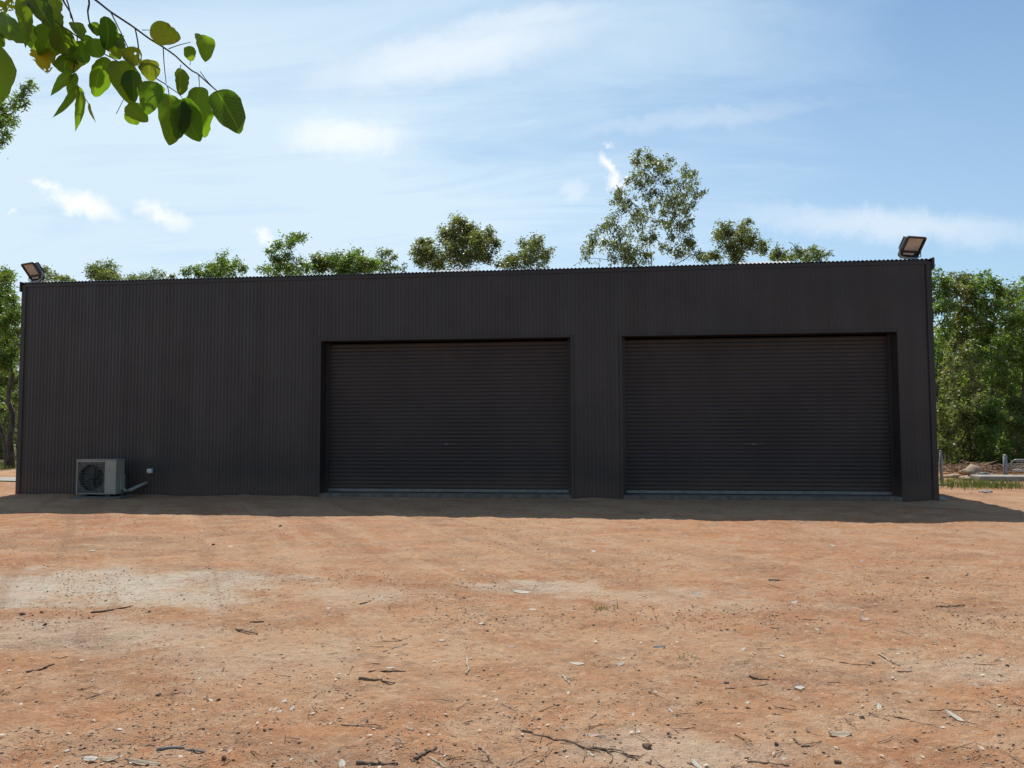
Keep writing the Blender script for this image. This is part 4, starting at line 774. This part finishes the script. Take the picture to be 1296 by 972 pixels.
twig([(200, -220), (95, -60), (100, 5)], .0016, .001, 1.33, 1.26); twig([(95, -60), (0, -20), (-30, 90), (-10, 200)], .0016, .001, 1.30, 1.2); twig([(95, -60), (170, -10)], .0013, .001, 1.31, 1.25); twig([(572, 560), (600, 505), (612, 480)], .0006, .0005)
twig([(60, -60), (200, 60), (240, 110), (200, 240)], .0013, .0007, 1.28, 1.3)
m.tube(np.array([np_(40, -250, 1.345), np_(200, -220, 1.33), np_(260, -120, 1.33)]), [.003, .0025, .0018], 6); m.tube(np.array([np_(200, -220, 1.33), np_(60, -60, 1.28)]), [.003, .0016], 6); m.tube(np.array([np_(200, -220, 1.33), np_(200, -100, 1.28)]), [.003, .0017], 6)
link('branch', m.mesh('branch'), TWIG, gum)
def near_leaf(bx, by, ex, ey, w, D, age, cup, tilt, seed, hole=0.0):
    q = np.random.default_rng(seed); b, e = np_(bx, by, D), np_(ex, ey, D+q.uniform(-.03, .03)); L = np.linalg.norm(e-b); u = (e-b)/L; W2 = w/k_/F*D/2
    to = -(b+OG-CAM); to /= np.linalg.norm(to); s = np.cross(u, to); s /= np.linalg.norm(s); nrm = np.cross(s, u); ct, st_ = math.cos(tilt), math.sin(tilt); s, nrm = s*ct+nrm*st_, nrm*ct-s*st_; W2 /= max(.5, abs(ct))
    slim = w < .38*math.hypot(ex-bx, ey-by); nu, nv = 17, 9; V = np.zeros((nu, nv, 3)); UVs = np.zeros((nu, nv, 3)); bendk = q.uniform(-.10, .10)
    for i in range(nu):
        tt = .5-.5*math.cos(math.pi*i/(nu-1)); prof = (math.sin(math.pi*tt**(.80 if not slim else .62))**(.56 if not slim else .9))*(1+.05*math.sin(9*tt+seed)+.02*q.normal()); prof = max(prof, .02)
        for j in range(nv):
            sj = (j-4)/4; edge = 1+(.05*q.normal() if abs(sj) == 1 else 0); V[i, j] = b+u*L*tt+s*(W2*prof*sj*edge+bendk*L*math.sin(math.pi*tt)) + nrm*(cup*W2*prof*(abs(sj)**1.6)+.10*L*math.sin(math.pi*tt)*q.choice((1,))*cup + .05*W2*math.sin(7*tt+seed+2*sj)); UVs[i, j] = (tt, sj, 0)
    Fq = [(i*nv+j, (i+1)*nv+j, (i+1)*nv+j+1, i*nv+j+1) for i in range(nu-1) for j in range(nv-1)]
    if hole: Fq = [f for k, f in enumerate(Fq) if not (q.random() < hole and k > len(Fq)*.45)]
    V = V.reshape(-1, 3); base = V[4].copy(); me = np_mesh('leaf', V-base, np.array(Fq), None, True); at_ = me.attributes.new('leafuv', 'FLOAT_VECTOR', 'POINT'); at_.data.foreach_set('vector', UVs.astype(np.float32).ravel())
    o = link('leaf', me, NEAR, gum); o.location = base; o['age'] = float(age); return o
TW2 = MB(); TW2.tube([np_(-420, -420, 1.35), np_(0, -340, 1.37), np_(500, -330, 1.4), np_(1000, -330, 1.42)], [.006, .004, .0028, .0018], 6)
NL = [(738,148,890,190,108,0,.75,.3,.1),(985,170,1008,305,88,0,.1,.6,.3),(945,228,935,300,58,-.01,.2,.3,-.3),(1066,448,1182,657,150,0,.05,.25,.1),(980,428,1008,678,118,0,.05,.5,.2),(900,485,985,697,132,-.04,.0,.4,-.2),(832,466,832,715,132,-.01,.05,.4,.25),
 (888,490,868,685,92,-.05,.0,.5,.4),(885,335,884,470,66,0,.2,.5,.5),(740,400,728,566,104,-.05,0,.4,-.3),(745,295,742,402,95,0,.45,.4,.1),(590,300,642,514,140,0,.1,.4,.2),(652,345,662,505,90,-.03,.05,.5,-.4),(622,520,728,600,84,-.04,.1,.4,.2),(660,540,655,612,74,0,.2,.4,-.2),
 (522,280,465,476,102,0,.1,.7,.35),(600,248,690,312,88,-.02,.9,.5,.1,.06),(520,80,520,247,88,-.04,.05,.4,.2),(482,112,470,172,60,.03,.1,.3,-.3),(556,168,612,244,74,.02,.1,.3,.3),(448,190,492,284,98,-.03,.05,.4,.2),(402,200,424,314,92,-.02,.05,.4,-.3),(362,110,402,192,62,-.03,.1,.4,.4),(284,-40,266,102,60,-.05,.3,.4,.3),
 (165,-20,262,146,92,-.07,.1,.4,.2),(98,-20,125,238,72,-.09,.15,.4,.2),(-20,92,152,202,112,-.04,.05,.3,-.2),(250,110,200,284,132,-.03,.15,.4,.3),(292,130,332,276,124,-.05,.25,.4,-.2),(182,245,236,362,102,-.02,.95,.5,.2,.28),(346,262,318,362,104,-.02,.15,.4,.2),(374,285,366,352,82,0,.3,.4,-.2),
 (352,358,248,472,54,-.03,.05,.5,.2),(372,358,340,482,42,-.03,.15,.4,.3),(384,420,258,580,38,-.03,.1,.4,.3),(396,450,370,648,46,-.03,.1,.4,.3),(386,425,402,482,26,-.03,.3,.4,.2),(-32,215,-24,528,128,-.12,.05,.4,.2),(-12,160,16,232,46,-.06,.1,.4,.2),(440,508,472,602,13,-.03,.85,.3,.2),
 (-20,0,20,72,60,-.05,.95,.5,.2,.2),(555,228,592,292,66,.03,.15,.3,-.2),(762,412,792,486,62,.02,.1,.4,.2),(128,112,166,246,84,.02,.1,.3,-.2),(186,126,216,206,66,.02,.2,.3,.2),(20,10,70,50,60,-.03,.95,.5,.2,.25),(545,215,580,285,80,.02,.1,.4,.3),(240,40,300,150,80,.03,.1,.4,.2),(60,120,100,210,70,.03,.1,.4,.2),
 (-40,250,-30,470,100,-.08,.1,.4,.2),(420,170,445,260,70,.03,.05,.4,.1)]
for k, a in enumerate(NL): near_leaf(a[0], a[1], a[2], a[3], a[4], 1.31+a[5], a[6], a[7], a[8], 300+k, a[9] if len(a) > 9 else 0)
# more leaves of the same bough added out of view to shade the leaves below
nb = len(NL); q9 = np.random.default_rng(5)
for k in range(200):
    a = NL[int(q9.integers(0, 36))]; lift = q9.uniform(.12, .34); c = np_((a[0]+a[2])/2, (a[1]+a[3])/2, 1.31) + sun_dir*lift*1.25 + q9.normal(size=3)*.025
    b0 = c+OG-CAM; D_ = b0@FX; cx, cy = (648+F*(b0@RX)/D_)*k_, (486-F*(b0@UX)/D_)*k_
    if cy > -60: continue
    dx, dy = q9.normal()*50, q9.uniform(60, 120); w_ = q9.uniform(70, 120)
    if cy+dy*.5 > -25: continue
    near_leaf(cx-dx*.5, cy-dy*.5, cx+dx*.5, cy+dy*.5, w_, D_, .1, .4, q9.uniform(-.4, .4), 500+k); m2 = np_(cx-dx*.5, cy-dy*.5, D_); TW2.tube(bend(np_(cx*.7+40, -330, D_*.7+.42), m2, .1, 5), [.0018, .0015, .0012, .001, .0008], 5)
for n_, (idx, side) in enumerate(((3, .12), (4, -.1), (5, .1), (6, .15), (7, 0), (9, .1), (11, .2), (15, -.15), (16, 0), (17, .15), (20, 0), (37, .1), (0, .3), (27, 0), (29, .1), (8, .1), (13, 0), (26, .2))):  # one added leaf up the sun line from each listed leaf, to shade it
    a = NL[idx]
    for lift in np.arange(.1, .62, .02):
        c = np_((a[0]+a[2])/2 + side*a[4], (a[1]+a[3])/2, 1.31+a[5]) + sun_dir*lift; b0 = c+OG-CAM; D_ = b0@FX; cx, cy = (648+F*(b0@RX)/D_)*k_, (486-F*(b0@UX)/D_)*k_
        if cy < -25-a[4]*.75: break
    sx = q9.uniform(-25, 25); hl = a[4]*.50; near_leaf(cx-sx, cy-hl, cx+sx, cy+hl, a[4]*.66, D_, .1, .35, q9.uniform(-.2, .2), 800+n_)
    TW2.tube(bend(np_(cx*.8+30, -420, D_*.8+.29), np_(cx-sx, cy-hl, D_), .1, 5), [.0018, .0015, .0012, .001, .0008], 5)
link('twig', TW2.mesh('twig'), TWIG, gum)  # out of view, carries the leaves added for shade
lv = ([], [])                                                       # the crown above and behind the camera side, out of the picture
bm_ = MB()
for k in range(26):
    c = np.array([rng.normal(-.9, 1.0), rng.normal(-.9, .7), rng.uniform(3.6, 6.0)]); bm_.tube(bend(trunk[3] if c[2] < 5 else trunk[4], c, .15, 5), np.linspace(.025, .006, 5), 5); leaves(lv, c+rng.normal(size=(70, 3))*.3, .11, .06, .4)
link('crown', crown_mesh(lv), GREEN, gum); link('limbs', bm_.mesh('limbs'), BARK, gum)
